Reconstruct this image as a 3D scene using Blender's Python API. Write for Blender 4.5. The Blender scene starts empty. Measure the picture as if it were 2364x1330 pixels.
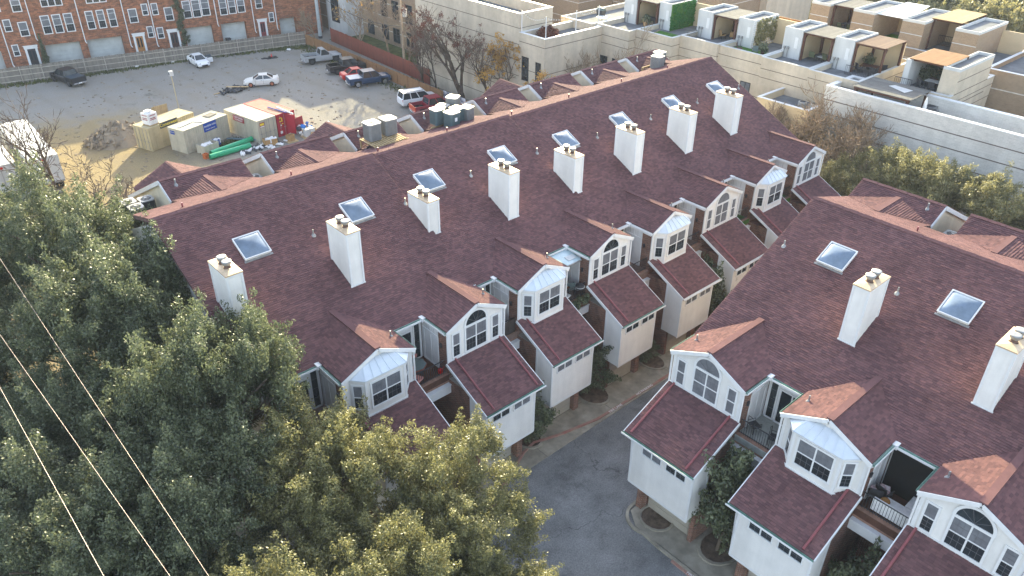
import bpy, math, random
import numpy as np
from mathutils import Vector, Matrix
random.seed(7)
sc = bpy.context.scene
COL = sc.collection
# ------------------------------------------------------------------ camera, world, sun, exposure
cam = bpy.data.cameras.new('camera'); cam.sensor_width = 36.0; cam.lens = 27.757
cam.clip_start = 0.5; cam.clip_end = 2000.0
camo = bpy.data.objects.new('camera', cam); COL.objects.link(camo)
PITCH, ROLL, YAW = 0.559068381, 0.0115511947, 0.837395835
_f = Vector((math.cos(YAW)*math.cos(PITCH), math.sin(YAW)*math.cos(PITCH), -math.sin(PITCH)))
_r = Vector((math.sin(YAW), -math.cos(YAW), 0)); _u = _r.cross(_f)
_r2 = math.cos(ROLL)*_r + math.sin(ROLL)*_u; _u2 = -math.sin(ROLL)*_r + math.cos(ROLL)*_u
camo.matrix_world = Matrix(((_r2.x, _u2.x, -_f.x, 0), (_r2.y, _u2.y, -_f.y, 0), (_r2.z, _u2.z, -_f.z, 33.0), (0, 0, 0, 1)))
sc.camera = camo
SUN_EL, SUN_AZ = math.radians(18.5), math.radians(50.0)      # azimuth from +X towards +Y
w = bpy.data.worlds.new('World'); sc.world = w; w.use_nodes = True
nt = w.node_tree; bg = nt.nodes['Background']
sky = nt.nodes.new('ShaderNodeTexSky'); sky.sky_type = 'NISHITA'; sky.sun_disc = False
sky.sun_elevation = SUN_EL; sky.sun_rotation = math.pi/2 - SUN_AZ
sky.air_density = 1.0; sky.dust_density = 1.5; sky.ozone_density = 1.2
hs = nt.nodes.new('ShaderNodeHueSaturation'); hs.inputs['Saturation'].default_value = .7; nt.links.new(sky.outputs[0], hs.inputs['Color']); nt.links.new(hs.outputs[0], bg.inputs[0]); bg.inputs[1].default_value = 0.15
sl = bpy.data.lights.new('sun', 'SUN'); sl.energy = 3.4; sl.angle = math.radians(0.6); sl.color = (1.0, 0.89, 0.54)
so = bpy.data.objects.new('sun', sl); COL.objects.link(so)
_sd = Vector((math.cos(SUN_EL)*math.cos(SUN_AZ), math.cos(SUN_EL)*math.sin(SUN_AZ), math.sin(SUN_EL)))
so.rotation_euler = _sd.to_track_quat('Z', 'Y').to_euler(); so.location = (60, 80, 60)
sc.view_settings.view_transform = 'Standard'; sc.view_settings.look = 'None'
sc.view_settings.exposure = 2.2; sc.view_settings.gamma = 1.0; sc.view_settings.use_curve_mapping = False

# ------------------------------------------------------------------ materials
MATS = {}
def mat(name, col, rough=.75, var=.18, scale=2.0, spec=.3, metal=0.0, bump=0.0, bscale=None, island=0.0, col2=None, detail=5.0, trans=0.0):
    if name in MATS: return MATS[name]
    m = bpy.data.materials.new(name); m.use_nodes = True; t = m.node_tree; N = t.nodes; L = t.links
    b = N['Principled BSDF']; b.inputs['Roughness'].default_value = rough
    b.inputs['Specular IOR Level'].default_value = spec; b.inputs['Metallic'].default_value = metal
    tc = N.new('ShaderNodeTexCoord'); nz = N.new('ShaderNodeTexNoise')
    nz.inputs['Scale'].default_value = scale; nz.inputs['Detail'].default_value = detail; nz.inputs['Roughness'].default_value = .65
    L.new(tc.outputs['Object'], nz.inputs['Vector'])
    mr = N.new('ShaderNodeMapRange'); mr.inputs[1].default_value = .3; mr.inputs[2].default_value = .7
    L.new(nz.outputs['Fac'], mr.inputs[0])
    fac = mr.outputs[0]
    c2 = col2 if col2 else tuple(min(1, c*(1-var*1.6)) for c in col)
    c1 = col if col2 else tuple(min(1, c*(1+var)) for c in col)
    if island > 0:
        g = N.new('ShaderNodeNewGeometry'); mi = N.new('ShaderNodeMix'); mi.inputs[0].default_value = island
        L.new(fac, mi.inputs[2]); L.new(g.outputs['Random Per Island'], mi.inputs[3]); fac = mi.outputs[0]
    mx = N.new('ShaderNodeMix'); mx.data_type = 'RGBA'
    mx.inputs[6].default_value = (*c2, 1); mx.inputs[7].default_value = (*c1, 1)
    L.new(fac, mx.inputs[0]); L.new(mx.outputs[2], b.inputs['Base Color'])
    if bump > 0:
        n2 = N.new('ShaderNodeTexNoise'); n2.inputs['Scale'].default_value = bscale or scale*6; n2.inputs['Detail'].default_value = 4
        L.new(tc.outputs['Object'], n2.inputs['Vector'])
        bp = N.new('ShaderNodeBump'); bp.inputs['Strength'].default_value = bump; bp.inputs['Distance'].default_value = .03
        L.new(n2.outputs['Fac'], bp.inputs['Height']); L.new(bp.outputs['Normal'], b.inputs['Normal'])
    if trans > 0:
        tr = N.new('ShaderNodeBsdfTranslucent'); ms = N.new('ShaderNodeMixShader'); ms.inputs[0].default_value = trans
        L.new(mx.outputs[2], tr.inputs['Color']); L.new(b.outputs[0], ms.inputs[1]); L.new(tr.outputs[0], ms.inputs[2])
        L.new(ms.outputs[0], N['Material Output'].inputs['Surface'])
    MATS[name] = m; return m

def brickmat(name, c1, c2, mortar, bw=.22, bh=.075, bias=0.0, noise=.5):
    m = bpy.data.materials.new(name); m.use_nodes = True; t = m.node_tree; N = t.nodes; L = t.links
    b = N['Principled BSDF']; b.inputs['Roughness'].default_value = .85; b.inputs['Specular IOR Level'].default_value = .2
    tc = N.new('ShaderNodeTexCoord'); sx = N.new('ShaderNodeSeparateXYZ'); L.new(tc.outputs['Object'], sx.inputs[0])
    ad = N.new('ShaderNodeMath'); L.new(sx.outputs[0], ad.inputs[0]); L.new(sx.outputs[1], ad.inputs[1])
    cb = N.new('ShaderNodeCombineXYZ'); L.new(ad.outputs[0], cb.inputs[0]); L.new(sx.outputs[2], cb.inputs[1])
    br = N.new('ShaderNodeTexBrick'); br.inputs['Scale'].default_value = 1.0
    br.inputs['Brick Width'].default_value = bw; br.inputs['Row Height'].default_value = bh; br.inputs['Mortar Size'].default_value = .008
    br.inputs['Bias'].default_value = bias
    br.inputs['Color1'].default_value = (*c1, 1); br.inputs['Color2'].default_value = (*c2, 1); br.inputs['Mortar'].default_value = (*mortar, 1)
    L.new(cb.outputs[0], br.inputs['Vector'])
    nz = N.new('ShaderNodeTexNoise'); nz.inputs['Scale'].default_value = 1.3; nz.inputs['Detail'].default_value = 8; nz.inputs['Roughness'].default_value = .8
    L.new(cb.outputs[0], nz.inputs['Vector'])
    mr = N.new('ShaderNodeMapRange'); mr.inputs[1].default_value = .3; mr.inputs[2].default_value = .7; mr.inputs[3].default_value = 1-noise; mr.inputs[4].default_value = 1+noise*.6
    L.new(nz.outputs['Fac'], mr.inputs[0])
    mu = N.new('ShaderNodeVectorMath'); mu.operation = 'SCALE'; L.new(br.outputs['Color'], mu.inputs[0]); L.new(mr.outputs[0], mu.inputs['Scale'])
    L.new(mu.outputs[0], b.inputs['Base Color'])
    bp = N.new('ShaderNodeBump'); bp.inputs['Strength'].default_value = .5; bp.inputs['Distance'].default_value = .01; bp.invert = True
    L.new(br.outputs['Fac'], bp.inputs['Height']); L.new(bp.outputs['Normal'], b.inputs['Normal'])
    MATS[name] = m; return m

def groundmat():
    m = bpy.data.materials.new('gravel_dirt'); m.use_nodes = True; t = m.node_tree; N = t.nodes; L = t.links
    b = N['Principled BSDF']; b.inputs['Roughness'].default_value = .95; b.inputs['Specular IOR Level'].default_value = .1
    tc = N.new('ShaderNodeTexCoord')
    def noise(s, d=6, r=.65):
        n = N.new('ShaderNodeTexNoise'); n.inputs['Scale'].default_value = s; n.inputs['Detail'].default_value = d; n.inputs['Roughness'].default_value = r
        L.new(tc.outputs['Object'], n.inputs['Vector']); return n.outputs['Fac']
    def mixc(f, a, bb):
        x = N.new('ShaderNodeMix'); x.data_type = 'RGBA'
        if isinstance(a, tuple): x.inputs[6].default_value = (*a, 1)
        else: L.new(a, x.inputs[6])
        if isinstance(bb, tuple): x.inputs[7].default_value = (*bb, 1)
        else: L.new(bb, x.inputs[7])
        L.new(f, x.inputs[0]); return x.outputs[2]
    def rng(s, a, bb):
        r = N.new('ShaderNodeMapRange'); r.inputs[1].default_value = a; r.inputs[2].default_value = bb; L.new(s, r.inputs[0]); return r.outputs[0]
    fine = noise(6, 8, .8); med = noise(.35, 6); big = noise(.07, 4)
    grav = mixc(rng(fine, .3, .7), (.19, .175, .155), (.32, .295, .26))
    grav = mixc(rng(med, .45, .75), grav, (.25, .215, .17))
    dirt = mixc(rng(fine, .3, .7), (.20, .15, .08), (.34, .26, .14))
    dirt = mixc(rng(med, .5, .7), dirt, (.22, .17, .11))
    # dirt takes over towards the containers and the building: a diagonal boundary broken by noise
    sx = N.new('ShaderNodeSeparateXYZ'); L.new(tc.outputs['Object'], sx.inputs[0])
    a1 = N.new('ShaderNodeMath'); a1.operation = 'MULTIPLY_ADD'; a1.inputs[1].default_value = .33; L.new(sx.outputs[0], a1.inputs[0]); L.new(sx.outputs[1], a1.inputs[2])
    a2 = N.new('ShaderNodeMath'); a2.operation = 'MULTIPLY_ADD'; a2.inputs[1].default_value = 26; L.new(med, a2.inputs[0]); L.new(a1.outputs[0], a2.inputs[2])
    f1 = rng(a2.outputs[0], 124, 116)
    f2 = rng(sx.outputs[0], 33, 24); mm = N.new('ShaderNodeMath'); mm.operation = 'MULTIPLY'; L.new(f1, mm.inputs[0]); L.new(f2, mm.inputs[1])
    c = mixc(mm.outputs[0], grav, dirt)
    tr_ = N.new('ShaderNodeTexWave'); tr_.wave_type = 'BANDS'; tr_.inputs['Scale'].default_value = .055; tr_.inputs['Distortion'].default_value = 9; tr_.inputs['Detail'].default_value = 4; tr_.inputs['Detail Scale'].default_value = .35; L.new(tc.outputs['Object'], tr_.inputs['Vector'])
    c = mixc(rng(tr_.outputs['Fac'], .88, 1.6), c, (.17, .145, .11))
    c = mixc(rng(noise(.18, 8, .75), .60, .72), c, (.10, .085, .06))
    L.new(c, b.inputs['Base Color'])
    bp = N.new('ShaderNodeBump'); bp.inputs['Strength'].default_value = .5; bp.inputs['Distance'].default_value = .12
    L.new(noise(3.0, 8, .75), bp.inputs['Height']); L.new(bp.outputs['Normal'], b.inputs['Normal'])
    MATS['gravel_dirt'] = m; return m

def asphaltmat():
    m = mat('asphalt', (.18, .178, .176), .9, .22, .5, .2, bump=.2, bscale=30)
    t = m.node_tree; N = t.nodes; L = t.links; b = N['Principled BSDF']
    src = b.inputs['Base Color'].links[0].from_socket
    tc = N.new('ShaderNodeTexCoord')
    dn = N.new('ShaderNodeTexNoise'); dn.inputs['Scale'].default_value = .5; dn.inputs['Detail'].default_value = 5; L.new(tc.outputs['Object'], dn.inputs['Vector'])
    av = N.new('ShaderNodeVectorMath'); av.operation = 'SCALE'; av.inputs['Scale'].default_value = 3.2; L.new(dn.outputs['Color'], av.inputs[0])
    ad = N.new('ShaderNodeVectorMath'); L.new(tc.outputs['Object'], ad.inputs[0]); L.new(av.outputs[0], ad.inputs[1])
    vo = N.new('ShaderNodeTexVoronoi'); vo.feature = 'DISTANCE_TO_EDGE'; vo.inputs['Scale'].default_value = .085; L.new(ad.outputs[0], vo.inputs['Vector'])
    r = N.new('ShaderNodeMapRange'); r.inputs[1].default_value = .0005; r.inputs[2].default_value = .003; L.new(vo.outputs['Distance'], r.inputs[0])
    st = N.new('ShaderNodeTexNoise'); st.inputs['Scale'].default_value = .3; st.inputs['Detail'].default_value = 7; st.inputs['Roughness'].default_value = .7; L.new(tc.outputs['Object'], st.inputs['Vector'])
    r2 = N.new('ShaderNodeMapRange'); r2.inputs[1].default_value = .56; r2.inputs[2].default_value = .72; r2.inputs[3].default_value = 1; r2.inputs[4].default_value = .5; L.new(st.outputs['Fac'], r2.inputs[0])
    gr = N.new('ShaderNodeTexNoise'); gr.inputs['Scale'].default_value = 14; gr.inputs['Detail'].default_value = 3; L.new(tc.outputs['Object'], gr.inputs['Vector'])
    r3 = N.new('ShaderNodeMapRange'); r3.inputs[1].default_value = .3; r3.inputs[2].default_value = .7; r3.inputs[3].default_value = .75; r3.inputs[4].default_value = 1.25; L.new(gr.outputs['Fac'], r3.inputs[0])
    m1 = N.new('ShaderNodeMath'); m1.operation = 'MULTIPLY'; L.new(r2.outputs[0], m1.inputs[0]); L.new(r3.outputs[0], m1.inputs[1])
    m2 = N.new('ShaderNodeMapRange'); m2.inputs[3].default_value = .6; m2.inputs[4].default_value = 1; L.new(r.outputs[0], m2.inputs[0])
    m3 = N.new('ShaderNodeMath'); m3.operation = 'MULTIPLY'; L.new(m1.outputs[0], m3.inputs[0]); L.new(m2.outputs[0], m3.inputs[1])
    sc_ = N.new('ShaderNodeVectorMath'); sc_.operation = 'SCALE'; L.new(src, sc_.inputs[0]); L.new(m3.outputs[0], sc_.inputs['Scale'])
    L.new(sc_.outputs[0], b.inputs['Base Color']); return m

SHING = mat('asphalt_shingle', (.190, .098, .094), .9, 0, 2.2, .06, island=.74, col2=(.100, .055, .060))
def weather(m, lo, hi, sc1, stretch):      # slow fading and run-off streaks laid over a finished material
    t = m.node_tree; N = t.nodes; L = t.links; b = N['Principled BSDF']; src = b.inputs['Base Color'].links[0].from_socket
    tc = N.new('ShaderNodeTexCoord'); mp = N.new('ShaderNodeMapping'); mp.inputs['Scale'].default_value = stretch; L.new(tc.outputs['Object'], mp.inputs['Vector'])
    n = N.new('ShaderNodeTexNoise'); n.inputs['Scale'].default_value = sc1; n.inputs['Detail'].default_value = 6; n.inputs['Roughness'].default_value = .6; L.new(mp.outputs[0], n.inputs['Vector'])
    r = N.new('ShaderNodeMapRange'); r.inputs[1].default_value = .32; r.inputs[2].default_value = .68; r.inputs[3].default_value = lo; r.inputs[4].default_value = hi; L.new(n.outputs['Fac'], r.inputs[0])
    v = N.new('ShaderNodeVectorMath'); v.operation = 'SCALE'; L.new(src, v.inputs[0]); L.new(r.outputs[0], v.inputs['Scale']); L.new(v.outputs[0], b.inputs['Base Color'])
weather(SHING, .82, 1.14, .35, (1, 1, 1))
SHBASE = mat('shingle_underlay', (.13, .075, .068), .95)
SIDE = mat('white_lap_siding', (.74, .715, .68), .55, .05, .8, .3)
CREAM = mat('cream_lap_siding', (.74, .66, .50), .6, .06, .8, .3)
TRIM = mat('white_trim', (.70, .695, .69), .5, .04, 3, .35)
BRICK = brickmat('red_brown_brick', (.24, .085, .05), (.13, .05, .035), (.36, .32, .27))
FACBRICK = brickmat('orange_tan_brick', (.40, .145, .065), (.17, .07, .04), (.30, .23, .17), bw=.5, bh=.13, noise=.65)
TANBRICK = brickmat('tan_brick', (.33, .23, .145), (.27, .185, .115), (.40, .34, .27), noise=.15)
GREYBRICK = brickmat('pale_grey_brick', (.70, .66, .60), (.61, .575, .52), (.74, .71, .66), bw=.4, bh=.12, noise=.10)
BEIGE = mat('beige_masonry', (.57, .485, .375), .85, .07, 1.5, .2, bump=.2, bscale=12)
TANSTUC = mat('tan_stucco', (.60, .47, .30), .85, .06, .6, .2)
WSTUC = mat('white_stucco', (.56, .56, .55), .8, .03, .6, .25)
DARKLINE = mat('dark_reveal', (.16, .13, .11), .9)
PALELINE = mat('pale_reveal', (.62, .56, .48), .8)
ROOFDECK = mat('grey_roof_membrane', (.17, .175, .185), .9, .12, .6, .2)
GLASS = mat('dark_window_glass', (.022, .03, .036), .06, .3, .7, .6)
BLIND = mat('window_glass_over_blinds', (.17, .175, .19), .12, .2, 1.5, .5)
DOMEG = mat('skylight_dome', (.16, .21, .28), .12, .25, .6, .7)
METROOF = mat('standing_seam_metal', (.62, .66, .70), .38, .06, 1.5, .5, metal=.25)
COPPER = mat('verdigris_gutter', (.19, .33, .27), .5, .3, 2.5, .4, metal=.2)
MAROON = mat('maroon_pipe_paint', (.24, .07, .075), .45, .12, 3, .4)
CAPMET = mat('chimney_cap_metal', (.62, .46, .30), .5, .2, 2.0, .4, metal=.15)
STEEL = mat('galvanised_steel', (.30, .30, .30), .5, .15, 4, .4, metal=.5)
DARKMET = mat('dark_metal', (.035, .035, .04), .5, .2, 4, .4)
CONC = mat('driveway_concrete', (.33, .295, .235), .9, .18, .9, .2, bump=.15, bscale=20)
REDCURB = mat('red_curb_paint', (.33, .13, .105), .8, .3, 1.6, .2, col2=(.34, .24, .19))
WPAINT = mat('white_paint', (.78, .77, .75), .7, .1, 8, .3)
SOIL = mat('planting_soil', (.13, .095, .07), .95, .35, 3, .1, bump=.5)
WOODW = mat('weathered_wood', (.27, .24, .20), .9, .3, 1.5, .15, island=.55, col2=(.13, .115, .10))
WOODO = mat('orange_stained_wood', (.31, .165, .075), .8, .2, 1.5, .2, island=.5, col2=(.21, .11, .05))
WOODR = mat('red_stained_wood', (.28, .075, .045), .8, .2, 1.5, .2, island=.5, col2=(.17, .05, .035))
WOODG = mat('grey_pergola_wood', (.22, .21, .19), .9, .2, 2, .15, island=.5, col2=(.13, .12, .11))
WOODB = mat('brown_timber', (.10, .045, .03), .7, .2, 2, .2)
PALLET = mat('pine_pallet_wood', (.52, .38, .20), .85, .2, 3, .15, island=.4, col2=(.35, .25, .14))
CARDB = mat('cardboard', (.42, .26, .12), .9, .15, 3, .1)
BARK = mat('tree_bark', (.16, .125, .095), .95, .3, 3, .1)
TWIG = mat('pale_bare_twigs', (.30, .225, .155), .95, .25, 1, .1)
TWIGD = mat('grey_brown_twigs', (.17, .13, .10), .95, .25, 1, .1)
LEAF = mat('sunlit_oak_leaves', (.41, .37, .155), .4, 0, 1.2, .5, island=.7, col2=(.07, .085, .035), trans=.45)  # sunlight on the right-hand oaks is mixed into this yellow leaf colour
LEAFD = mat('shaded_dark_green_leaves', (.23, .25, .13), .42, 0, 1.2, .5, island=.7, col2=(.03, .048, .028), trans=.4)  # darker copy with the left oaks' shade in its colour; shrubs share it
LEAFH = mat('privet_leaves', (.46, .40, .20), .5, 0, 1.2, .45, island=.6, col2=(.14, .15, .06), trans=.45)
LEAFY = mat('yellow_autumn_leaves', (.56, .33, .09), .7, .2, 1, .2, trans=.4)
LEAFB = mat('dry_brown_leaves', (.15, .055, .035), .8, .25, 1, .2)
CONTT = mat('tan_container_paint', (.52, .43, .26), .6, .08, 1.2, .3)
CONTW = mat('cream_container_paint', (.53, .48, .37), .6, .08, 1.2, .3)
CONTR = mat('red_container_paint', (.42, .02, .04), .55, .12, 1.2, .3)
CONTP = mat('faded_red_container_roof', (.45, .24, .18), .8, .12, 1.2, .2)
GREENP = mat('green_plastic_pipe', (.02, .38, .17), .4, .1, 2, .45)
RUBBLE = mat('broken_concrete', (.36, .29, .21), .95, .3, 1.5, .15, island=.6, col2=(.17, .135, .10))
ACGREY = mat('ac_cabinet_grey', (.20, .20, .195), .55, .1, 3, .35)
ACBLUE = mat('ac_cabinet_slate', (.10, .14, .145), .55, .1, 3, .35)
ACTOP = mat('ac_top_pale', (.40, .39, .37), .5, .1, 3, .4)
BLACK = mat('black_rubber', (.015, .015, .016), .8, .2, 4, .2)
TURF = mat('artificial_turf', (.07, .16, .03), .95, .25, 3, .1, bump=.4, bscale=25)
GRASS = mat('rough_grass', (.10, .11, .04), .95, .35, 1, .1)
REDL = mat('red_lens', (.55, .02, .02), .25, .1, 3, .5)
CHROME = mat('polished_rim', (.62, .62, .63), .25, .05, 3, .5, metal=.8)
SIGNBLUE = mat('blue_sign', (.015, .06, .32), .5, .05, 2, .4)
SIGNDARK = mat('charcoal_sign', (.05, .06, .07), .5, .1, 2, .3)
SIGNRED = mat('dark_red_sign', (.30, .03, .04), .5, .1, 2, .3)
SIGNYEL = mat('yellow_letters', (.80, .62, .05), .5, .05, 2, .3)
BLUETARP = mat('blue_tarp', (.02, .16, .5), .5, .2, 3, .4)
WBAG = mat('white_bags', (.76, .74, .72), .6, .12, 6, .3)
GROUNDM = groundmat(); ASPH = asphaltmat()

# ------------------------------------------------------------------ mesh builder
class M:
    def __init__(s): s.v = []; s.f = []; s.mk = []
    def poly(s, pts):
        n = len(s.v); s.v += [tuple(p) for p in pts]; s.f.append(tuple(range(n, n+len(pts))))
    def prism(s, pts, vec):
        s.mk.append((len(s.v), len(s.f))); n = len(s.v); k = len(pts); s.v += [tuple(p) for p in pts] + [tuple(p[i]+vec[i] for i in range(3)) for p in pts]
        s.f.append(tuple(range(n, n+k))); s.f.append(tuple(range(n+2*k-1, n+k-1, -1)))
        for i in range(k): j = (i+1) % k; s.f.append((n+i, n+k+i, n+k+j, n+j))
    def box(s, a, b):
        x0, y0, z0 = a; x1, y1, z1 = b
        s.prism([(x0, y0, z0), (x0, y1, z0), (x1, y1, z0), (x1, y0, z0)], (0, 0, z1-z0))
    def obox(s, O, X, Y, Z, a, b, c):       # oriented box: O + a*X + b*Y + c*Z
        O = Vector(O); X = Vector(X); Y = Vector(Y); Z = Vector(Z)
        p = [O+X*i+Y*j+Z*c[0] for i, j in ((a[0], b[0]), (a[1], b[0]), (a[1], b[1]), (a[0], b[1]))]
        s.prism(p, tuple(Z*(c[1]-c[0])))
    def bar(s, p, q, w, h=None):
        p = Vector(p); q = Vector(q); d = q-p; L = d.length
        if L < 1e-6: return
        d /= L; up = Vector((0, 0, 1)) if abs(d.z) < .95 else Vector((1, 0, 0)); x = d.cross(up).normalized(); y = x.cross(d)
        s.obox(p, d, x, y, (0, L), (-w/2, w/2), (-(h or w)/2, (h or w)/2))
    def tube(s, pts, rad, n=8, cap=True):
        pts = [Vector(p) for p in pts]
        s.mk.append((len(s.v), len(s.f)))
        if not hasattr(rad, '__len__'): rad = [rad]*len(pts)
        base = len(s.v)
        for i, p in enumerate(pts):
            d = (pts[min(i+1, len(pts)-1)]-pts[max(i-1, 0)]).normalized()
            up = Vector((0, 0, 1)) if abs(d.z) < .9 else Vector((1, 0, 0)); x = d.cross(up).normalized(); y = x.cross(d)
            for k in range(n):
                a = 2*math.pi*k/n; s.v.append(tuple(p+(x*math.cos(a)+y*math.sin(a))*rad[i]))
        for i in range(len(pts)-1):
            for k in range(n):
                k2 = (k+1) % n; s.f.append((base+i*n+k, base+i*n+k2, base+(i+1)*n+k2, base+(i+1)*n+k))
        if cap:
            s.f.append(tuple(base+k for k in range(n-1, -1, -1))); e = base+(len(pts)-1)*n; s.f.append(tuple(e+k for k in range(n)))
    def lathe(s, c, prof, n=16):            # prof: list of (radius, z)
        s._lathe(c, prof, n)
    def _lathe(s, c, prof, n):
        base = len(s.v)
        for r, z in prof:
            for k in range(n):
                a = 2*math.pi*k/n; s.v.append((c[0]+r*math.cos(a), c[1]+r*math.sin(a), c[2]+z))
        for i in range(len(prof)-1):
            for k in range(n):
                k2 = (k+1) % n; s.f.append((base+i*n+k, base+i*n+k2, base+(i+1)*n+k2, base+(i+1)*n+k))
        s.f.append(tuple(base+k for k in range(n-1, -1, -1))); e = base+(len(prof)-1)*n; s.f.append(tuple(e+k for k in range(n)))
    def each(s, name, m, parent=None, mir=False, **k):       # every primitive its own object
        ends = s.mk[1:]+[(len(s.v), len(s.f))]
        for (a, fa), (b, fb) in zip(s.mk, ends):
            p = M(); p.v = s.v[a:b]; p.f = [tuple(i-a for i in f) for f in s.f[fa:fb]]; p.build(name, m, parent, mir, **k)
    def build(s, name, m, parent=None, mir=False, smooth=False, kind=None, label=None):
        me = bpy.data.meshes.new(name)
        v = [(p[1], p[0], p[2]) for p in s.v] if mir else s.v
        f = [tuple(reversed(q)) for q in s.f] if mir else s.f
        me.from_pydata(v, [], f); me.update()
        if m: me.materials.append(m)
        if smooth: me.polygons.foreach_set('use_smooth', [True]*len(me.polygons))
        o = bpy.data.objects.new(name, me); COL.objects.link(o)
        if parent: o.parent = parent
        if kind: o['kind'] = kind
        if label: o['label'] = label
        return o
def tag(o, label, cat, group=None):
    o['label'] = label; o['category'] = cat
    if group: o['group'] = group
    return o
def thing(name, label, cat, loc=(0, 0, 0), rz=0.0, group=None):
    o = bpy.data.objects.new(name, None); o.empty_display_size = .3; COL.objects.link(o)
    o.location = loc; o.rotation_euler = (0, 0, rz); return tag(o, label, cat, group)
def struct(name, m, mt):
    return m.build(name, mt, kind='structure')

# laid pieces (shingle tabs, lap boards): clipped to a convex polygon
def laid(S, pts, nrm, up, cw, ch, lift, half=True, jit=.0, seed=0):
    rnd = random.Random(seed); n = Vector(nrm).normalized(); u = Vector(up); u = (u-n*u.dot(n)).normalized(); c = u.cross(n).normalized()
    O = Vector(pts[0]); P = [((Vector(p)-O).dot(c), (Vector(p)-O).dot(u)) for p in pts]
    ar = sum(P[i][0]*P[(i+1) % len(P)][1]-P[(i+1) % len(P)][0]*P[i][1] for i in range(len(P)))
    if ar < 0: P.reverse()
    E = []
    for i in range(len(P)):
        a, b = P[i], P[(i+1) % len(P)]; E.append((a[0], a[1], b[0]-a[0], b[1]-a[1]))
    ins = lambda p: all(ex*(p[1]-ay)-ey*(p[0]-ax) >= -1e-6 for ax, ay, ex, ey in E)
    a0 = min(p[0] for p in P); a1 = max(p[0] for p in P); b0 = min(p[1] for p in P); b1 = max(p[1] for p in P)
    j = 0; b = b0
    while b < b1-1e-4:
        bt = min(b+ch, b1+.001); a = a0-(rnd.random()*cw if half == 'rand' else (cw*.5*(j % 2) if half else 0))
        while a < a1:
            wv = cw*(1+rnd.uniform(-jit, jit)); r = [(a+.004, b), (a+wv-.004, b), (a+wv-.004, bt), (a+.004, bt)]
            ok = [ins(p) for p in r]
            if not all(ok):
                q = r
                for ax, ay, ex, ey in E:
                    o = []; m = len(q)
                    for i in range(m):
                        p, s2 = q[i], q[(i+1) % m]; d1 = ex*(p[1]-ay)-ey*(p[0]-ax); d2 = ex*(s2[1]-ay)-ey*(s2[0]-ax)
                        if d1 >= 0: o.append(p)
                        if (d1 >= 0) != (d2 >= 0): t = d1/(d1-d2); o.append((p[0]+(s2[0]-p[0])*t, p[1]+(s2[1]-p[1])*t))
                    q = o
                    if len(q) < 3: break
                r = q
            if len(r) >= 3:
                lf = lift*(1+rnd.uniform(-.3, .3)); base = len(S.v)
                for p in r: S.v.append(tuple(O+c*p[0]+u*p[1]+n*(.004+lf*(1-(p[1]-b)/ch))))
                S.f.append(tuple(range(base, base+len(r))))
                lo = [i for i, p in enumerate(r) if abs(p[1]-b) < 1e-5]
                if len(lo) == 2:
                    i, k = lo if r[lo[0]][0] < r[lo[1]][0] else lo[::-1]; e = len(S.v)
                    for p in (r[i], r[k]): S.v.append(tuple(O+c*p[0]+u*p[1]))
                    S.f.append((e, e+1, base+k, base+i))
            a += wv
        b += ch; j += 1
UP = (0, 0, 1)
def pnorm(pts):
    a, b, c = Vector(pts[0]), Vector(pts[1]), Vector(pts[2]); n = (b-a).cross(c-a).normalized()
    return n if n.z >= 0 else -n

weather(SIDE, .86, 1.04, .9, (1, 1, .12)); weather(CREAM, .85, 1.05, .9, (1, 1, .12)); weather(GREYBRICK, .86, 1.06, .5, (1, 1, .15)); weather(BEIGE, .82, 1.06, .6, (1, 1, .12)); weather(WSTUC, .84, 1.04, .9, (1, 1, .12)); weather(CONC, .7, 1.12, 1.1, (1, 1, 1)); weather(ROOFDECK, .7, 1.2, .5, (1, 1, 1)); weather(CONTW, .8, 1.05, 1.2, (1, 1, .15)); weather(CONTT, .8, 1.05, 1.2, (1, 1, .15))
# ------------------------------------------------------------------ the ground
g = M(); g.poly([(-500, -500, 0), (700, -500, 0), (700, 700, 0), (-500, 700, 0)]); struct('ground', g, GROUNDM)
g = M(); g.poly([(-40, -40, .012), (80, -40, .012), (80, 27.6, .012), (-40, 27.6, .012)]); struct('driveway', g, ASPH)
def offset_line(pts, d):
    out = []
    for i, p in enumerate(pts):
        a = Vector((*pts[max(i-1, 0)], 0)); b = Vector((*pts[min(i+1, len(pts)-1)], 0)); t = (b-a).normalized()
        out.append((p[0]-t.y*d, p[1]+t.x*d))
    return out
def curb_of(pts, name, m, h=.13, wd=.16):
    q = offset_line(pts, wd); s = M(); n = len(pts)
    for i in range(n-1):
        s.prism([(*pts[i], 0), (*pts[i+1], 0), (*q[i+1], 0), (*q[i], 0)], (0, 0, h))
    return struct(name, s, m)
def arc(cx, cy, r, a0, a1, n=8): return [(cx+r*math.cos(math.radians(a0+(a1-a0)*i/n)), cy+r*math.sin(math.radians(a0+(a1-a0)*i/n))) for i in range(n+1)]

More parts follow.
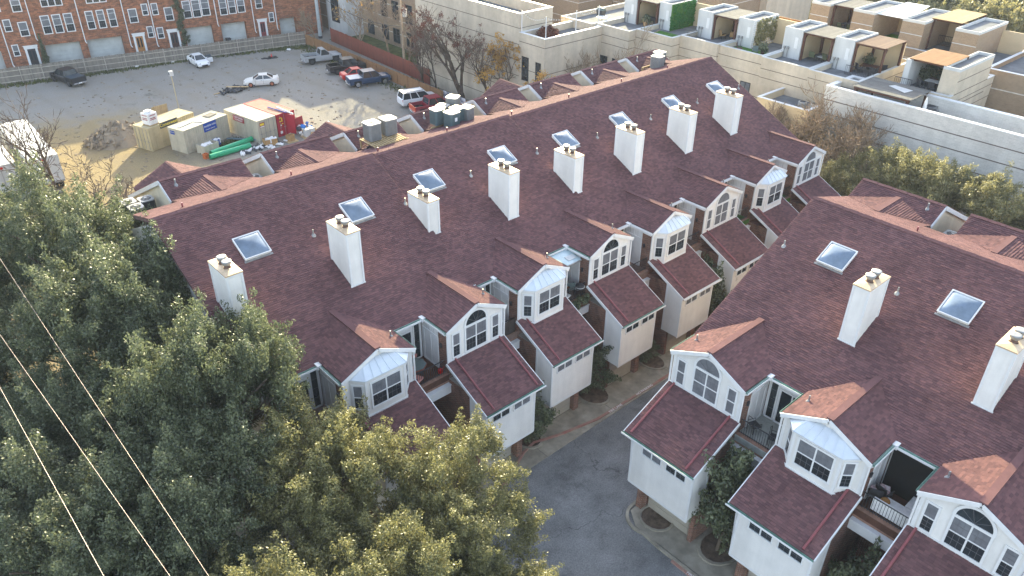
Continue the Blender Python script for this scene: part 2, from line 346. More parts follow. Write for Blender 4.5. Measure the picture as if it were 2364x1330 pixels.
# ------------------------------------------------------------------ the townhouses
SL = .4917; SR = .30
HOUSES = []
RUST = mat('rusty_flue', (.13, .075, .055), .6, .3, 6, .3, metal=.3)
MUNT = mat('grey_muntin', (.12, .12, .13), .6, .05, 3)
def townhouse(label, ox, oy, mir, w, cw, kind, E, yr, chim, skx, xl=0.0, xr=0.0, seed=0, dz=0.0, boxy=-3.2, court='', saddle=True, blinds=(), crossg=False):
    """x along the row, y back from the gable wall, z up; mir swaps x and y (the second row)."""
    H = thing('townhouse', label, 'townhouse', (oy, ox, 0) if mir else (ox, oy, 0), 0, 'townhouses with shingle roofs and white chimneys')
    rnd = random.Random(seed)
    def B(m, name, mt, parent=None, **k): return m.build(name, mt, parent or H, mir, **k)
    X0, X1 = xl, w+xr; dl, dr = cw, w; zr = E+SL*(yr-2.15); zz = lambda y: E+SL*(y-2.15)
    pk = E+(dr-dl)/2*SL; xm = (dl+dr)/2; ypk = 2.15+(pk-E)/SL; zt = 7.12+dz; ze = 5.66+dz; zb = 2.4+dz; zf = 6.28+dz
    # --- main roof, front slope
    s = M(); q = [(X0, 1.98, zz(1.98)-.03), (X1, 1.98, zz(1.98)-.03), (X1, yr, zr-.03), (X0, yr, zr-.03)]
    s.prism(q, (0, 0, -.2)); rf = B(s, 'roof', SHBASE)
    S = M(); laid(S, [(X0, 1.95, zz(1.95)), (X1, 1.95, zz(1.95)), (X1, yr, zr), (X0, yr, zr)], (0, -SL, 1), UP, .235, .128, .024, jit=.15, seed=seed)
    # rear slope strip and saddle
    ym = yr+4.17; zv = zr-SR*4.17; rx0, rx1 = 1.5, w+.14; yq = yr+5.7; zq = zr-.5; xc = (rx0+rx1)/2
    s.v = s.v; r2 = M(); r2.prism([(X0, yr, zr-.03), (X1, yr, zr-.03), (X1, ym, zv-.03), (X0, ym, zv-.03)] if False else [(rx0, yr, zr-.03), (rx1, yr, zr-.03), (rx1, ym, zv-.03), (rx0, ym, zv-.03)], (0, 0, -.2))
    yg = yr+3.0; zg = zr-SR*3.0
    r2.prism([(X0, yr, zr-.03), (rx0, yr, zr-.03), (rx0, yg, zg-.03), (X0, yg, zg-.03)], (0, 0, -.2))
    if X1 > rx1+.01: r2.prism([(rx1, yr, zr-.03), (X1, yr, zr-.03), (X1, ym, zv-.03), (rx1, ym, zv-.03)], (0, 0, -.2))
    laid(S, [(rx0, yr, zr), (rx0, ym, zv), (rx1, ym, zv), (rx1, yr, zr)], (0, SR, 1), UP, .235, .128, .024, jit=.15, seed=seed+1)
    laid(S, [(X0, yr, zr), (X0, yg, zg), (rx0, yg, zg), (rx0, yr, zr)], (0, SR, 1), UP, .235, .128, .024, jit=.15, seed=seed+2)
    # rear block: near slope, far slope
    yf = yq+7.3; zfar = zq-SL*7.3
    r2.prism([(rx0, ym, zv-.03), (rx1, ym, zv-.03), (rx1, yq, zq-.03), (rx0, yq, zq-.03)], (0, 0, -.2))
    r2.prism([(rx0, yq, zq-.03), (rx1, yq, zq-.03), (rx1, yf, zfar-.03), (rx0, yf, zfar-.03)], (0, 0, -.2))
    laid(S, [(rx0, ym, zv), (rx1, ym, zv), (rx1, yq, zq), (rx0, yq, zq)], (0, -(zq-zv)/(yq-ym), 1), UP, .235, .128, .024, jit=.15, seed=seed+3)
    laid(S, [(rx1, yf, zfar), (rx0, yf, zfar), (rx0, yq, zq), (rx1, yq, zq)], (0, SL, 1), UP, .32, .2, .024, jit=.12, seed=seed+4)
    if saddle:
        zs = zq-.24; ya = yq-.24/((zq-zv)/(yq-ym)); yc = yr+(zr-zs)/SR; hw = min(2.4, (rx1-rx0)/2-.02)
        for sg in (-1, 1):
            T = [(xc, ya, zs), (xc, yc, zs), (xc+sg*hw, ym, zv)]
            laid(S, [(p[0], p[1], p[2]+.02) for p in T], pnorm(T), UP, .235, .145, .03, jit=.1, seed=seed+5)
            r2.prism(T, (0, 0, -.15))
        rr = M(); rr.bar((xc, ya, zs+.02), (xc, yc, zs+.02), .3, .07); B(rr, 'ridge_cap', SHING, rf)
    rb = B(r2, 'rear_roof', SHBASE)
    # dormer roof
    ov = -.16; d = M()
    dq = lambda x: [(x, ov, E-.02), (xm, ov, pk-.02), (xm, ypk, pk-.02), (x, 2.15, E-.02)]
    for x in (dl-.06, dr+.06):
        d.prism(dq(x), (0, 0, -.14))
        T = [(p[0], p[1], p[2]+.03) for p in dq(x)]
        laid(S, T, pnorm(T), UP, .235, .128, .024, jit=.15, seed=seed+7+int(x))
    dm = B(d, 'dormer_roof', SHBASE, kind='')
    # box roof
    bx0, bx1 = dl-.06, dr+.02; yb = boxy-.14; zbe = ze-.06
    bq = [(bx0, yb, zbe), (bx1, yb, zbe), (bx1, 0, zt), (bx0, 0, zt)]
    d = M(); d.prism([(p[0], p[1], p[2]-.03) for p in bq], (0, 0, -.14)); br = B(d, 'lower_roof', SHBASE)
    laid(S, bq, pnorm(bq), UP, .235, .128, .024, jit=.15, seed=seed+9)
    B(S, 'shingles', SHING, rf, kind='stuff')
    def caps(x0, x1, y, z, sl2):
        r1 = M(); r1.prism([(0, -.17, -.17*sl2*.9), (0, -.17, -.17*sl2*.9+.03), (0, 0, .035), (0, .17, -.05), (0, .17, -.08), (0, 0, .0)], (.46, 0, 0)); first = None; n = int((x1-x0)/.44)
        for i in range(n):
            p = (x0+i*(x1-x0)/n, y, z+.012+.012*(i % 2))
            if first is None: first = o = B(r1, 'ridge_cap', SHING, rf)
            else: o = first.copy(); COL.objects.link(o)
            o.location = (p[1], p[0], p[2]) if mir else p
    caps(X0, X1, yr, zr, SL); caps(rx0, rx1, yq, zq, .4)
    rc = M(); rc.bar((xm, ov, pk+.02), (xm, ypk, pk+.02), .32, .06); B(rc, 'dormer_ridge_cap', SHING, dm)
    # --- walls
    b = M(); b.box((dl+.06, -1.92, 0), (dr-.5, 0, 6.0+dz)); b.box((dl+.06, 0.0, 0), (dr-.5, 26.0, 6.5+dz)); b.box((dl+.06, .02, 6.5+dz), (dr-.08, 3.0, E-.22))
    b.box((0.02 if not mir else .02, 2.36, 0), (w-.02, 26.0, min(8.3, E-.9)))
    if dr-.5 < w: b.box((dr-.5, 0.02, 0), (dr-.09, 2.5, 6.52+dz))
    b.each('brick_wall', BRICK, H, mir)
    fnt = M()
    fnt.prism([(dl+.04, 0, zt-.1), (dr-.06, 0, zt-.1), (dr-.06, 0, E-.1), (xm, 0, pk-.12), (dl+.04, 0, E-.1)], (0, .04, 0))
    gw = B(fnt, 'gable_wall', SIDE); sd = M()
    laid(sd, [(dl+.04, -.001, zt-.1), (dr-.06, -.001, zt-.1), (dr-.06, -.001, E-.12), (xm, -.001, pk-.14), (dl+.04, -.001, E-.12)], (0, -1, 0), UP, 3.2, .15, .016, half='rand', seed=seed)
    # box
    bl, brr = dl+.02, dr-.52
    bw = M(); bw.prism([(bl, boxy, zb), (brr, boxy, zb), (brr, boxy, ze-.12), (bl, boxy, ze-.12)], (0, 1.28, 0))
    bw.prism([(bl, boxy, ze-.12), (bl, boxy+1.28, ze-.12), (bl, boxy+1.28, ze+.45*1.28-.16)], (brr-bl, 0, 0))
    bwo = B(bw, 'bay_box_wall', SIDE)
    laid(sd, [(bl, boxy-.001, zb), (brr, boxy-.001, zb), (brr, boxy-.001, ze-.1), (bl, boxy-.001, ze-.1)], (0, -1, 0), UP, 3.2, .15, .016, half='rand', seed=seed+2)
    laid(sd, [(bl-.001, boxy, zb), (bl-.001, boxy+1.28, zb), (bl-.001, boxy+1.28, ze+.4), (bl-.001, boxy, ze-.15)], (-1, 0, 0), UP, 3.2, .15, .016, half='rand', seed=seed+3)
    # end wall of the row and the rear gable end walls
    if xl < 0 or xr > 0 or True:
        ew = M(); sgn = -1
        xa = X0+.28 if xl < 0 else None
        if xa is not None:
            pg = [(xa, 2.3, 0), (xa, yr*2-2.3+.6, 0), (xa, yr*2-1.7, E-.3), (xa, yr, zr-.28), (xa, 2.3, E-.15)]
            ew.prism(pg, (.05, 0, 0)); laid(sd, [(p[0]-.001, p[1], p[2]) for p in pg], (-1, 0, 0), UP, 3.2, .15, .016, half='rand', seed=seed+4); B(ew, 'end_wall', SIDE)
        if xr > 0:
            ew = M(); xa = X1-.3; pg = [(xa, 2.3, 0), (xa, yr*2-2.3, 0), (xa, yr*2-1.7, E-.3), (xa, yr, zr-.28), (xa, 2.3, E-.15)]
            ew.prism(pg, (-.05, 0, 0)); B(ew, 'end_wall', SIDE)
    B(sd, 'lap_siding', SIDE, kind='stuff')
    rg = M(); zc = zq-SL*.1
    xg = rx0+.12
    pg = [(xg, yr+3.1, zv-3.0), (xg, yf-.5, zv-3.0), (xg, yf-.5, zfar+.05), (xg, yq, zq-.26), (xg, ym, zv-.26), (xg, yr+3.1, zg-.3)]
    rg.prism(pg, (.05, 0, 0)); rw = B(rg, 'rear_gable_wall', CREAM); cs = M()
    for tri in ([(xg-.001, ym-.6, zv-2.2), (xg-.001, yf-.5, zv-2.2), (xg-.001, yf-.5, zfar), (xg-.001, yq, zq-.26), (xg-.001, ym-.6, zv-.5)],):
        laid(cs, tri, (-1, 0, 0), UP, 3.2, .15, .014, half='rand', seed=seed+6)
    B(cs, 'cream_siding', CREAM, rw, kind='stuff')
    fb = M(); fb.bar((rx0-.02, ym, zv-.14), (rx0-.02, yq, zq-.14), .05, .24); fb.bar((rx0-.02, yq, zq-.14), (rx0-.02, yf, zfar-.14), .05, .24); fb.each('rear_fascia', TRIM, H, mir)
    pt = M(); pt.box((.03 if xl == 0 else -.7, yr+2.9, 7.2), (rx0+.1, yr+8.4, zv-1.75)); B(pt, 'rear_deck', SHBASE)
    # far cross gable at the back
    fg = M() if crossg else None; zk = zq-1.5; yk0 = yq+3.0; yk1 = yq+6.2
    for sg in ((-1, 1) if crossg else ()):
        T = [(xc, yk0-.05, zk), (xc, yk1, zk), (xc+sg*2.4, yk1, zk-1.2), (xc+sg*2.4, yk0+2.3, zk-1.2)]
        fg.prism(T, (0, 0, -.14)); ss = M(); T2 = [(p[0], p[1], p[2]+.02) for p in T]
        laid(ss, T2, pnorm(T2), UP, .32, .16, .03, jit=.1, seed=seed+11+sg); B(ss, 'shingles', SHING, rb, kind='stuff')
    if crossg: fg.each('rear_cross_gable', SHBASE, H, mir)
    # --- trim: rakes, eaves, gutters, downspouts
    t = M()
    t.bar((dl-.08, ov-.02, E-.11), (xm, ov-.02, pk-.11), .05, .2); t.bar((xm, ov-.02, pk-.11), (dr+.08, ov-.02, E-.11), .05, .2)
    t.box((dl-.1, ov, E-.26), (dl+.06, .0, E-.1)); t.box((dr-.08, ov, E-.26), (dr+.09, .0, E-.1))
    t.box((dl+.04, -.035, zt-.12), (dl+.2, .03, E-.1)); t.box((dr-.22, -.035, zt-.12), (dr-.06, .03, E-.1))
    t.box((dl+.02, -.06, zt-.1), (dr-.04, .0, zt+.06))
    for x in (bl, brr): t.box((x-.05, boxy-.03, zb-.02), (x+.07, boxy+.05, ze-.12))
    t.box((bl-.03, boxy-.025, zb-.06), (brr+.03, boxy+.03, zb+.1)); t.box((bl-.035, boxy+1.2, zb), (bl+.04, boxy+1.34, ze+.38))
    t.bar((bx0-.03, yb, zbe-.09), (bx0-.03, 0, zt-.09), .05, .17); t.bar((bx1+.03, yb, zbe-.09), (bx1+.03, 0, zt-.09), .05, .17)
    t.box((0, 1.93, E-.34), (dl-.08, 2.0, E-.12)); t.box((dl-.12, .0, E-.3), (dl-.05, 2.0, E-.1))
    t.each('trim_board', TRIM, H, mir)
    gt = M()
    def trough(a, b2, wd=.12, hh=.1, t_=.015):
        a = Vector(a); b2 = Vector(b2); dd = (b2-a).normalized(); sx = dd.cross(Vector(UP)).normalized(); k = wd/2
        gt.prism([tuple(a+sx*i+Vector((0, 0, j))) for i, j in ((-k, 0), (k, 0), (k, hh), (k-t_, hh), (k-t_, t_), (-k+t_, t_), (-k+t_, hh), (-k, hh))], tuple(b2-a))
    trough((.06, 1.86, E-.2), (dl-.1, 1.86, E-.2)); trough((dl-.15, -.1, E-.14), (dl-.15, 1.9, E-.14)); trough((dr+.13, -.1, E-.14), (dr+.13, 1.9, E-.14))
    trough((bx0, yb-.08, zbe-.12), (bx1+.06, yb-.08, zbe-.12))
    gt.each('gutter', COPPER if (mir or ox < 30) else TRIM, H, mir)
    gl = M(); gl.box((.02, 1.78, E-.22), (dl-.1, 1.795, E-.1)); gl.box((bx0-.02, yb-.165, zbe-.12), (bx1+.09, yb-.145, zbe-.02)); gl.box((dl-.3, 1.72, E-.24), (dl-.02, 2.06, E-.02))
    gl.box((dl-.235, -.12, E-.16), (dl-.215, 1.72, E-.05)); gl.each('gutter_edge', TRIM, H, mir)
    ds = M(); xd = dl-.02; ds.tube([(xd, -.16, E-.14), (xd, -.1, E-.35), (xd, -.08, E-.5), (xd, -.08, zt+.02)], .05, 6); ds.tube([(dr-.02, -.16, E-.14), (dr, -.1, E-.35), (dr, -.08, zt+.02)], .05, 6)
    ds.tube([(bx1-.05, yb-.08, zbe-.12), (bx1-.1, yb+.1, zbe-.35), (bx1-.35, boxy+.1, zbe-.5), (bx1-.42, boxy+.2, zb)], .05, 6)
    ds.each('downspout', TRIM, H, mir)
    mp = M(); sl2 = (zt-zbe)/(-yb)
    for xx in ((dl+.52,) if kind != 'arch' or rnd.random() < .6 else (dl+.5, dr-.33)):
        mp.tube([(xx, -.05, zt+.07), (xx, yb+.08, zbe+.1)], .062, 6)
    mp.each('roof_downspout', MAROON, H, mir)
    # --- chimney
    cy, cz = chim; cx0, cx1 = -.27, .47; cyl = 1.85; zb0 = zz(cy)-.6
    c = M(); c.box((cx0, cy, zb0), (cx1, cy+cyl, cz-.06)); ch = B(c, 'chimney', SIDE); cs = M()
    laid(cs, [(cx0, cy-.001, zb0), (cx1, cy-.001, zb0), (cx1, cy-.001, cz-.1), (cx0, cy-.001, cz-.1)], (0, -1, 0), UP, 3, .15, .014, half='rand', seed=seed)
    laid(cs, [(cx0-.001, cy, zb0), (cx0-.001, cy+cyl, zb0), (cx0-.001, cy+cyl, cz-.1), (cx0-.001, cy, cz-.1)], (-1, 0, 0), UP, 3, .15, .014, half='rand', seed=seed+1)
    B(cs, 'chimney_siding', SIDE, ch, kind='stuff')
    cc = M()
    for x, y in ((cx0, cy), (cx1, cy), (cx0, cy+cyl), (cx1, cy+cyl)): cc.box((x-.05, y-.05, zb0), (x+.05, y+.05, cz-.05))
    cc.box((cx0-.04, cy-.04, cz-.2), (cx1+.04, cy+cyl+.04, cz-.07)); cc.box((cx0-.09, cy-.06, zz(cy)-.06), (cx1+.09, cy-.03, zz(cy)+.05)); cc.each('corner_board', TRIM, ch, mir)
    cp = M(); a0, a1, b0, b1 = cx0-.07, cx1+.07, cy-.07, cy+cyl+.07
    cp.box((a0, b0, cz-.06), (a1, b1, cz)); xm2 = (a0+a1)/2
    for T in ([(a0, b0, cz), (a1, b0, cz), (xm2, b0+.45, cz+.07)], [(a1, b0, cz), (a1, b1, cz), (xm2, b1-.45, cz+.07), (xm2, b0+.45, cz+.07)], [(a1, b1, cz), (a0, b1, cz), (xm2, b1-.45, cz+.07)], [(a0, b1, cz), (a0, b0, cz), (xm2, b0+.45, cz+.07), (xm2, b1-.45, cz+.07)]): cp.poly(T)
    B(cp, 'chimney_cap', CAPMET, ch)
    for yy in (cy+.62, cy+1.18):
        fl = M(); fl.lathe((xm2, yy, cz+.03), [(.21, 0), (.15, .05), (.15, .2)], 14); B(fl, 'flue', RUST, ch, smooth=True); fl = M(); fl.lathe((xm2, yy, cz+.2), [(.16, 0), (.20, .04), (.235, .16), (.24, .2), (.18, .215), (.06, .2)], 14); B(fl, 'flue_cap', STEEL, ch, smooth=True)
    # --- skylight
    n = Vector((0, -SL, 1)).normalized(); uu = Vector((0, 1, SL)).normalized(); sy = 35.68-27.35-.02
    O = Vector((skx, sy, zz(sy)+.02)); k = M()
    k.obox(O, (1, 0, 0), uu, n, (0, 1.44), (0, 1.44), (-.05, .16)); sk = B(k, 'skylight', TRIM)
    k = M(); k.obox(O, (1, 0, 0), uu, n, (-.08, 1.52), (-.14, -.02), (.0, .03)); B(k, 'flashing', STEEL, sk)
    k = M()
    for a, b2 in (((-.03, 1.47), (-.03, .025)), ((-.03, 1.47), (1.415, 1.47)), ((-.03, .025), (.025, 1.415)), ((1.415, 1.47), (.025, 1.415))): k.obox(O, (1, 0, 0), uu, n, a, b2, (.15, .2))
    k.each('skylight_frame', TRIM, sk, mir)
    k = M(); G = 10; base = len(k.v)
    for i in range(G+1):
        for j in range(G+1):
            a, b2 = i/G, j/G; bulge = .2*min(1, 2.6*min(a, 1-a, b2, 1-b2))**.5*(.72+.28*math.sin(math.pi*a)*math.sin(math.pi*b2)); k.v.append(tuple(O+Vector((1, 0, 0))*(.04+1.36*a)+uu*(.04+1.36*b2)+n*(.165+bulge)))
    for i in range(G):
        for j in range(G): k.f.append((base+i*(G+1)+j, base+(i+1)*(G+1)+j, base+(i+1)*(G+1)+j+1, base+i*(G+1)+j+1))
    B(k, 'skylight_dome', DOMEG, sk, smooth=True)
    # --- vent pipes
    for vx, vy, hh in ((w-.36, 8.45, .3), (xm+rnd.uniform(-.6, .6), 1.2, .3)):
        z0 = zz(vy) if vy > 2 else pk-abs(vx-xm)*SL
        if vy < 2: vx = dr-.45; z0 = E+.45*SL
        vp = M(); vp.lathe((vx, vy, z0-.08), [(.17, .0), (.12, .1), (.04, .2), (.04, .2+hh*.8)], 10); B(vp, 'vent_pipe', STEEL)
    vy = yq-.6; vp = M(); vp.lathe((rx0+.75, vy, zq-.4), [(.17, .0), (.12, .1), (.05, .22), (.05, .48)], 10); B(vp, 'vent_pipe', STEEL)
    vp = M(); vp.lathe((1.0, yr+.75, zr-.4), [(.14, .0), (.05, .12), (.05, .45)], 8); B(vp, 'vent_pipe', MAROON)
    # --- windows
    def window(P, X, N, ww, wh, nx, blind=True, mx=2, my=2, hung=True, casing=.1, name='window', frame=TRIM):
        P = Vector(P); X = Vector(X); N = Vector(N); f = M()
        f.obox(P, X, N, UP, (-casing, ww+casing), (0, .045), (wh, wh+casing)); f.obox(P, X, N, UP, (-casing, ww+casing), (0, .06), (-casing, 0))
        for a in (-casing, ww): f.obox(P, X, N, UP, (a, a+casing), (0, .045), (0, wh))
        for i in range(1, nx): f.obox(P, X, N, UP, (ww*i/nx-.035, ww*i/nx+.035), (0, .04), (0, wh))
        if hung: f.obox(P, X, N, UP, (0, ww), (0, .038), (wh*.5-.025, wh*.5+.025))
        wo = B(f, name, frame); mu = M()
        for i in range(nx):
            a0 = ww*i/nx+(.035 if i else 0); a1 = ww*(i+1)/nx-(.035 if i < nx-1 else 0)
            for j in range(2 if hung else 1):
                c0 = (wh*.5+.025 if j else 0); c1 = wh if (j or not hung) else wh*.5-.025
                p = M(); p.poly([P+X*a0+N*.012+Vector(UP)*c0, P+X*a1+N*.012+Vector(UP)*c0, P+X*a1+N*.012+Vector(UP)*c1, P+X*a0+N*.012+Vector(UP)*c1])
                B(p, 'pane', BLIND if (blind == 'all' or (blind == 'up' and j)) else GLASS, wo)
                for m in range(1, mx): mu.obox(P, X, N, UP, (a0+(a1-a0)*m/mx-.006, a0+(a1-a0)*m/mx+.006), (.013, .022), (c0, c1))
                for m in range(1, my): mu.obox(P, X, N, UP, (a0, a1), (.013, .021), (c0+(c1-c0)*m/my-.006, c0+(c1-c0)*m/my+.006))
        if mx > 1 or my > 1: B(mu, 'muntin', MUNT, wo)
        return wo
    Xv, Nf = (1, 0, 0), (0, -1, 0); bmode = rnd.choice(['up', None, 'up', 'all']) if not blinds else blinds
    z7 = zt+.18; hz = min(1.52, E-.42-z7)
    if kind == 'arch':
        f0 = xm-.70; z1 = z7; h1 = 1.5
        window((f0, -.02, z1), Xv, Nf, 1.40, h1, 2, bmode, 3, 2)
        am = M(); zc0 = z1+h1+.14; R = .70; rim = M(); pn = M()
        pn.poly([(xm-R, -.034, zc0), (xm+R, -.034, zc0)]+[(xm+R*math.cos(a), -.034, zc0+R*.98*math.sin(a)) for a in [math.pi*i/14 for i in range(1, 14)]])
        for i in range(14):
            a, b2 = math.pi*i/14, math.pi*(i+1)/14
            rim.prism([(xm+R*math.cos(a), -.07, zc0+R*math.sin(a)), (xm+(R+.13)*math.cos(a), -.07, zc0+(R+.13)*math.sin(a)), (xm+(R+.13)*math.cos(b2), -.07, zc0+(R+.13)*math.sin(b2)), (xm+R*math.cos(b2), -.07, zc0+R*math.sin(b2))], (0, .07, 0))
        rim.box((xm-R-.13, -.072, zc0-.06), (xm+R+.13, 0, zc0+.0)); aw = B(rim, 'arched_window', TRIM); B(pn, 'pane', BLIND if bmode == 'all' else GLASS, aw)
        for a in (36, 72, 108, 144): am.bar((xm, -.042, zc0+.02), (xm+R*math.cos(math.radians(a)), -.042, zc0+R*.97*math.sin(math.radians(a))), .014)
        B(am, 'muntin', MUNT, aw)
        window((dl+.40, -.02, z1+.02), Xv, Nf, .42, 1.42, 1, bmode, 2, 3); window((dr-.82, -.02, z1+.02), Xv, Nf, .42, 1.42, 1, bmode, 2, 3)
    else:
        p = .62; xa, xb = xm-1.12, xm+1.12; xo, xp = xm-1.72, xm+1.72; z0 = zt-.32; z1 = E-.12
        by = M(); by.prism([(xo, .01, z0), (xa, -p, z0), (xb, -p, z0), (xp, .01, z0)], (0, 0, z1-z0)); bay = B(by, 'bay_window_wall', SIDE)
        tr = M(); bz = M()
        for zc1, th, off in ((z0-.02, .12, .05), (z1-.1, .14, .06)):
            tr.prism([(xo-off, .0, zc1), (xa-off, -p-off, zc1), (xb+off, -p-off, zc1), (xp+off, .0, zc1)], (0, 0, th))
        for x in (xa, xb): tr.box((x-.06, -p-.02, z0), (x+.06, -p+.08, z1))
        tr.each('bay_trim', TRIM, bay, mir)
        window((xm-.82, -p-.005, z0+.52), Xv, Nf, 1.64, 1.42, 2, bmode, 3, 2)
        for sg in (-1, 1):
            e0 = Vector((xo if sg < 0 else xb, .0 if sg < 0 else -p, 0)); e1 = Vector((xa if sg < 0 else xp, -p if sg < 0 else .0, 0)); dx = (e1-e0).normalized(); L = (e1-e0).length
            nn = Vector((dx.y, -dx.x, 0)); P0 = e0+dx*(L/2-.21)+nn*.005; P0.z = z0+.52
            window(P0, dx, nn, .42, 1.38, 1, bmode, 2, 3, casing=.09)
        mr = M(); o = .12; e = [(xo-o, -.005, z1+.04), (xa-.08, -p-o, z1+.04), (xb+.08, -p-o, z1+.04), (xp+o, -.005, z1+.04)]; r0, r1 = (xm-.85, -.005, z1+.62), (xm+.85, -.005, z1+.62)
        for T in ([e[0], e[1], r0], [e[1], e[2], r1, r0], [e[2], e[3], r1]): mr.prism(T, (0, 0, -.035))
        bro = B(mr, 'bay_metal_roof', METROOF); se = M()
        for i in range(6):
            k = i/5; a = Vector(e[1]).lerp(Vector(e[2]), k); b2 = Vector(r0).lerp(Vector(r1), k); se.bar(a+Vector((0, 0, .015)), b2+Vector((0, 0, .015)), .03, .04)
        se.each('seam', METROOF, bro, mir)
    for xw in (bl+.42, bl+1.92): window((xw, boxy-.02, ze-.84), Xv, Nf, 1.14, .52, 2, 'all' if rnd.random() < .45 else None, 2, 2, hung=False, casing=.06)
    # --- courtyard: floor, beam, french doors, transoms
    fl = M(); fl.box((.03, -.02, zf-.35), (dl+.05, 2.4, zf)); B(fl, 'terrace_floor', {'turf': TURF, 'brown': WOODB}.get(court, mat('terrace_tile', (.23, .15, .12), .85, .2, 3)) if not mir or court != 'pale' else mat('terrace_deck', (.33, .34, .31), .85, .15, 3))
    bm = M(); bm.box((.0, -.19, 5.17+dz), (dl+.04, -.02, 5.72+dz)); bm.box((.0, -.24, 5.70+dz), (dl+.04, .02, 5.76+dz)); B(bm, 'terrace_beam', TRIM)
    le = M(); le.box((.02, .022, 5.4+dz), (dl+.05, .3, zf+.02)); B(le, 'terrace_ledge', mat('terrace_ledge_wood', (.30, .17, .12), .85, .2, 3))
    wl = M(); wl.box((.03, 2.30, zf), (dl-.0, 2.37, E-.3)); B(wl, 'terrace_wall', TRIM)
    window((.18, 2.295, zf+.08), Xv, Nf, max(.7, dl-.9), 1.92, 2, None, 1, 1, hung=False, casing=.09, name='french_door')
    window((dl-.5, 2.295, zf+.08), Xv, Nf, .34, 2.3, 1, None, 1, 4, hung=False, casing=.07, name='side_light')
    xs = dl+.055
    for nm, ya, wd, za, hh, nx in (('french_door', .92, 1.12, zf+.08, 1.86, 2), ('transom_window', .9, 1.24, zf+2.12, .52, 2)):
        window((xs, ya+wd, za), (0, -1, 0), (-1, 0, 0), wd, hh, nx, 'up' if nm[0] == 't' and rnd.random() < .4 else None, 1 if nm[0] == 'f' else 2, 1, hung=False, casing=.1, name=nm)
    wp = M(); wp.box((xs-.02, .8, zf), (xs+.02, 2.3, E-.32)); B(wp, 'white_panel', TRIM)
    ln = M(); ln.box((xs-.1, .5, zf+1.55), (xs, .62, zf+1.8)); B(ln, 'wall_lantern', DARKMET)
    if court != 'open':
        ra = M(); ra.bar((.08, .2, zf+.92), (dl-.02, .2, zf+.92), .04); ra.bar((.08, .2, zf+.12), (dl-.02, .2, zf+.12), .03)
        nb = int((dl-.1)/.125)
        for i in range(nb+1): x = .08+(dl-.1)*i/nb; ra.bar((x, .2, zf), (x, .2, zf+.92), .018)
        B(ra, 'railing', DARKMET)
    # --- under the box: brick pillars and a garage door
    pl = M(); pl.box((brr-.5, boxy+.75, 0), (brr-.1, boxy+1.15, zb)); pl.box((bl+.06, boxy+.95, 0), (bl+.3, boxy+1.27, zb)); pl.each('pillar', BRICK, H, mir)
    gd = M(); gd.box((bl+.45, -1.96, .02), (brr-.55, -1.9, 2.2))
    for i in range(4): gd.box((bl+.5, -1.985, .08+i*.54), (brr-.6, -1.955, .54+i*.54))
    B(gd, 'garage_door', mat('garage_door_paint', (.40, .36, .30), .6, .1, 1))
    HOUSES.append((H, ox, oy, mir, w, cw)); return H

L1 = 'white gabled townhouse {} in the long row beside the gravel lot'
ROWA = [ # x0, width, courtyard, kind, yo, E, yr, chimney (abs y, top), sky offset, label
 (11.40, 6.47, 2.36, 'bay', 27.35, 9.20, 12.25, (32.3, 13.8), 2.04, 'bay windowed townhouse at the near end of the long row, half hidden by oaks'),
 (17.87, 6.13, 2.18, 'arch', 27.35, 9.20, 12.25, (32.3, 13.78), 2.0, 'arched window townhouse of the long row beside the patio with the umbrella table'),
 (24.00, 5.50, 1.62, 'bay', 27.95, 9.20, 11.85, (33.64, 13.15), 1.48, 'townhouse with a bay window between the first roof step and the clear patio roof'),
 (29.50, 5.80, 2.03, 'arch', 27.95, 9.20, 11.85, (32.8, 13.62), 1.96, 'arched townhouse whose patio is covered by a clear plastic roof'),
 (35.30, 5.78, 1.95, 'bay', 27.75, 8.93, 12.05, (32.9, 13.05), 1.93, 'bay windowed townhouse just past the second roof step of the long row'),
 (41.08, 5.95, 1.88, 'arch', 27.75, 8.93, 12.05, (32.65, 13.3), 2.05, 'arched townhouse just before the green turf patio of the long row'),
 (47.03, 5.80, 1.96, 'bay', 27.75, 8.93, 12.05, (32.67, 13.33), 2.2, 'bay windowed townhouse with the green turf patio, next to last in the long row'),
 (52.83, 5.70, 1.85, 'arch', 27.75, 8.93, 12.05, (32.7, 13.36), 2.2, 'arched townhouse at the far end of the long row under the bare tree')]
for i, (x0, wd, cw, kind, yo, E, yr, ch, sk, lb) in enumerate(ROWA):
    townhouse(lb, x0, yo, False, wd, cw, kind, E, yr, (ch[0]-yo, ch[1]), sk, xl=-1.0 if i == 0 else 0, xr=.3 if i == 7 else 0, seed=i*37+1,
              dz=(-.28 if i >= 4 else 0), boxy=(-3.2 if i < 2 else -3.0), court=('', 'brown', '', '', '', '', 'turf', 'turf')[i], blinds=(None, 'up', 'up', None, 'up', None, 'up', None)[i] or '', crossg=i in (0, 2, 5))
ROWB = [(12.2, 6.36, 2.1, 'arch', 'arched window townhouse at the driveway corner of the right hand row', 'pale', 'all'),
        (5.85, 6.352, 2.15, 'bay', 'bay windowed townhouse of the right hand row above the patio with white sofas', 'brown', 'up'),
        (-.5, 6.35, 2.1, 'arch', 'right hand townhouse cut by the corner of the picture, with a wide arched window', '', None),
        (-6.85, 6.35, 2.1, 'bay', 'last right hand townhouse beyond the lower right corner', '', 'up')]
for i, (x0, wd, cw, kind, lb, court, bl_) in enumerate(ROWB):
    townhouse(lb, x0, 27.9, True, wd, cw, kind, 9.12, 11.9, (5.1, 13.75), 2.5, xr=.25 if i == 0 else 0, seed=500+i*31, court=court, blinds=bl_ or '')
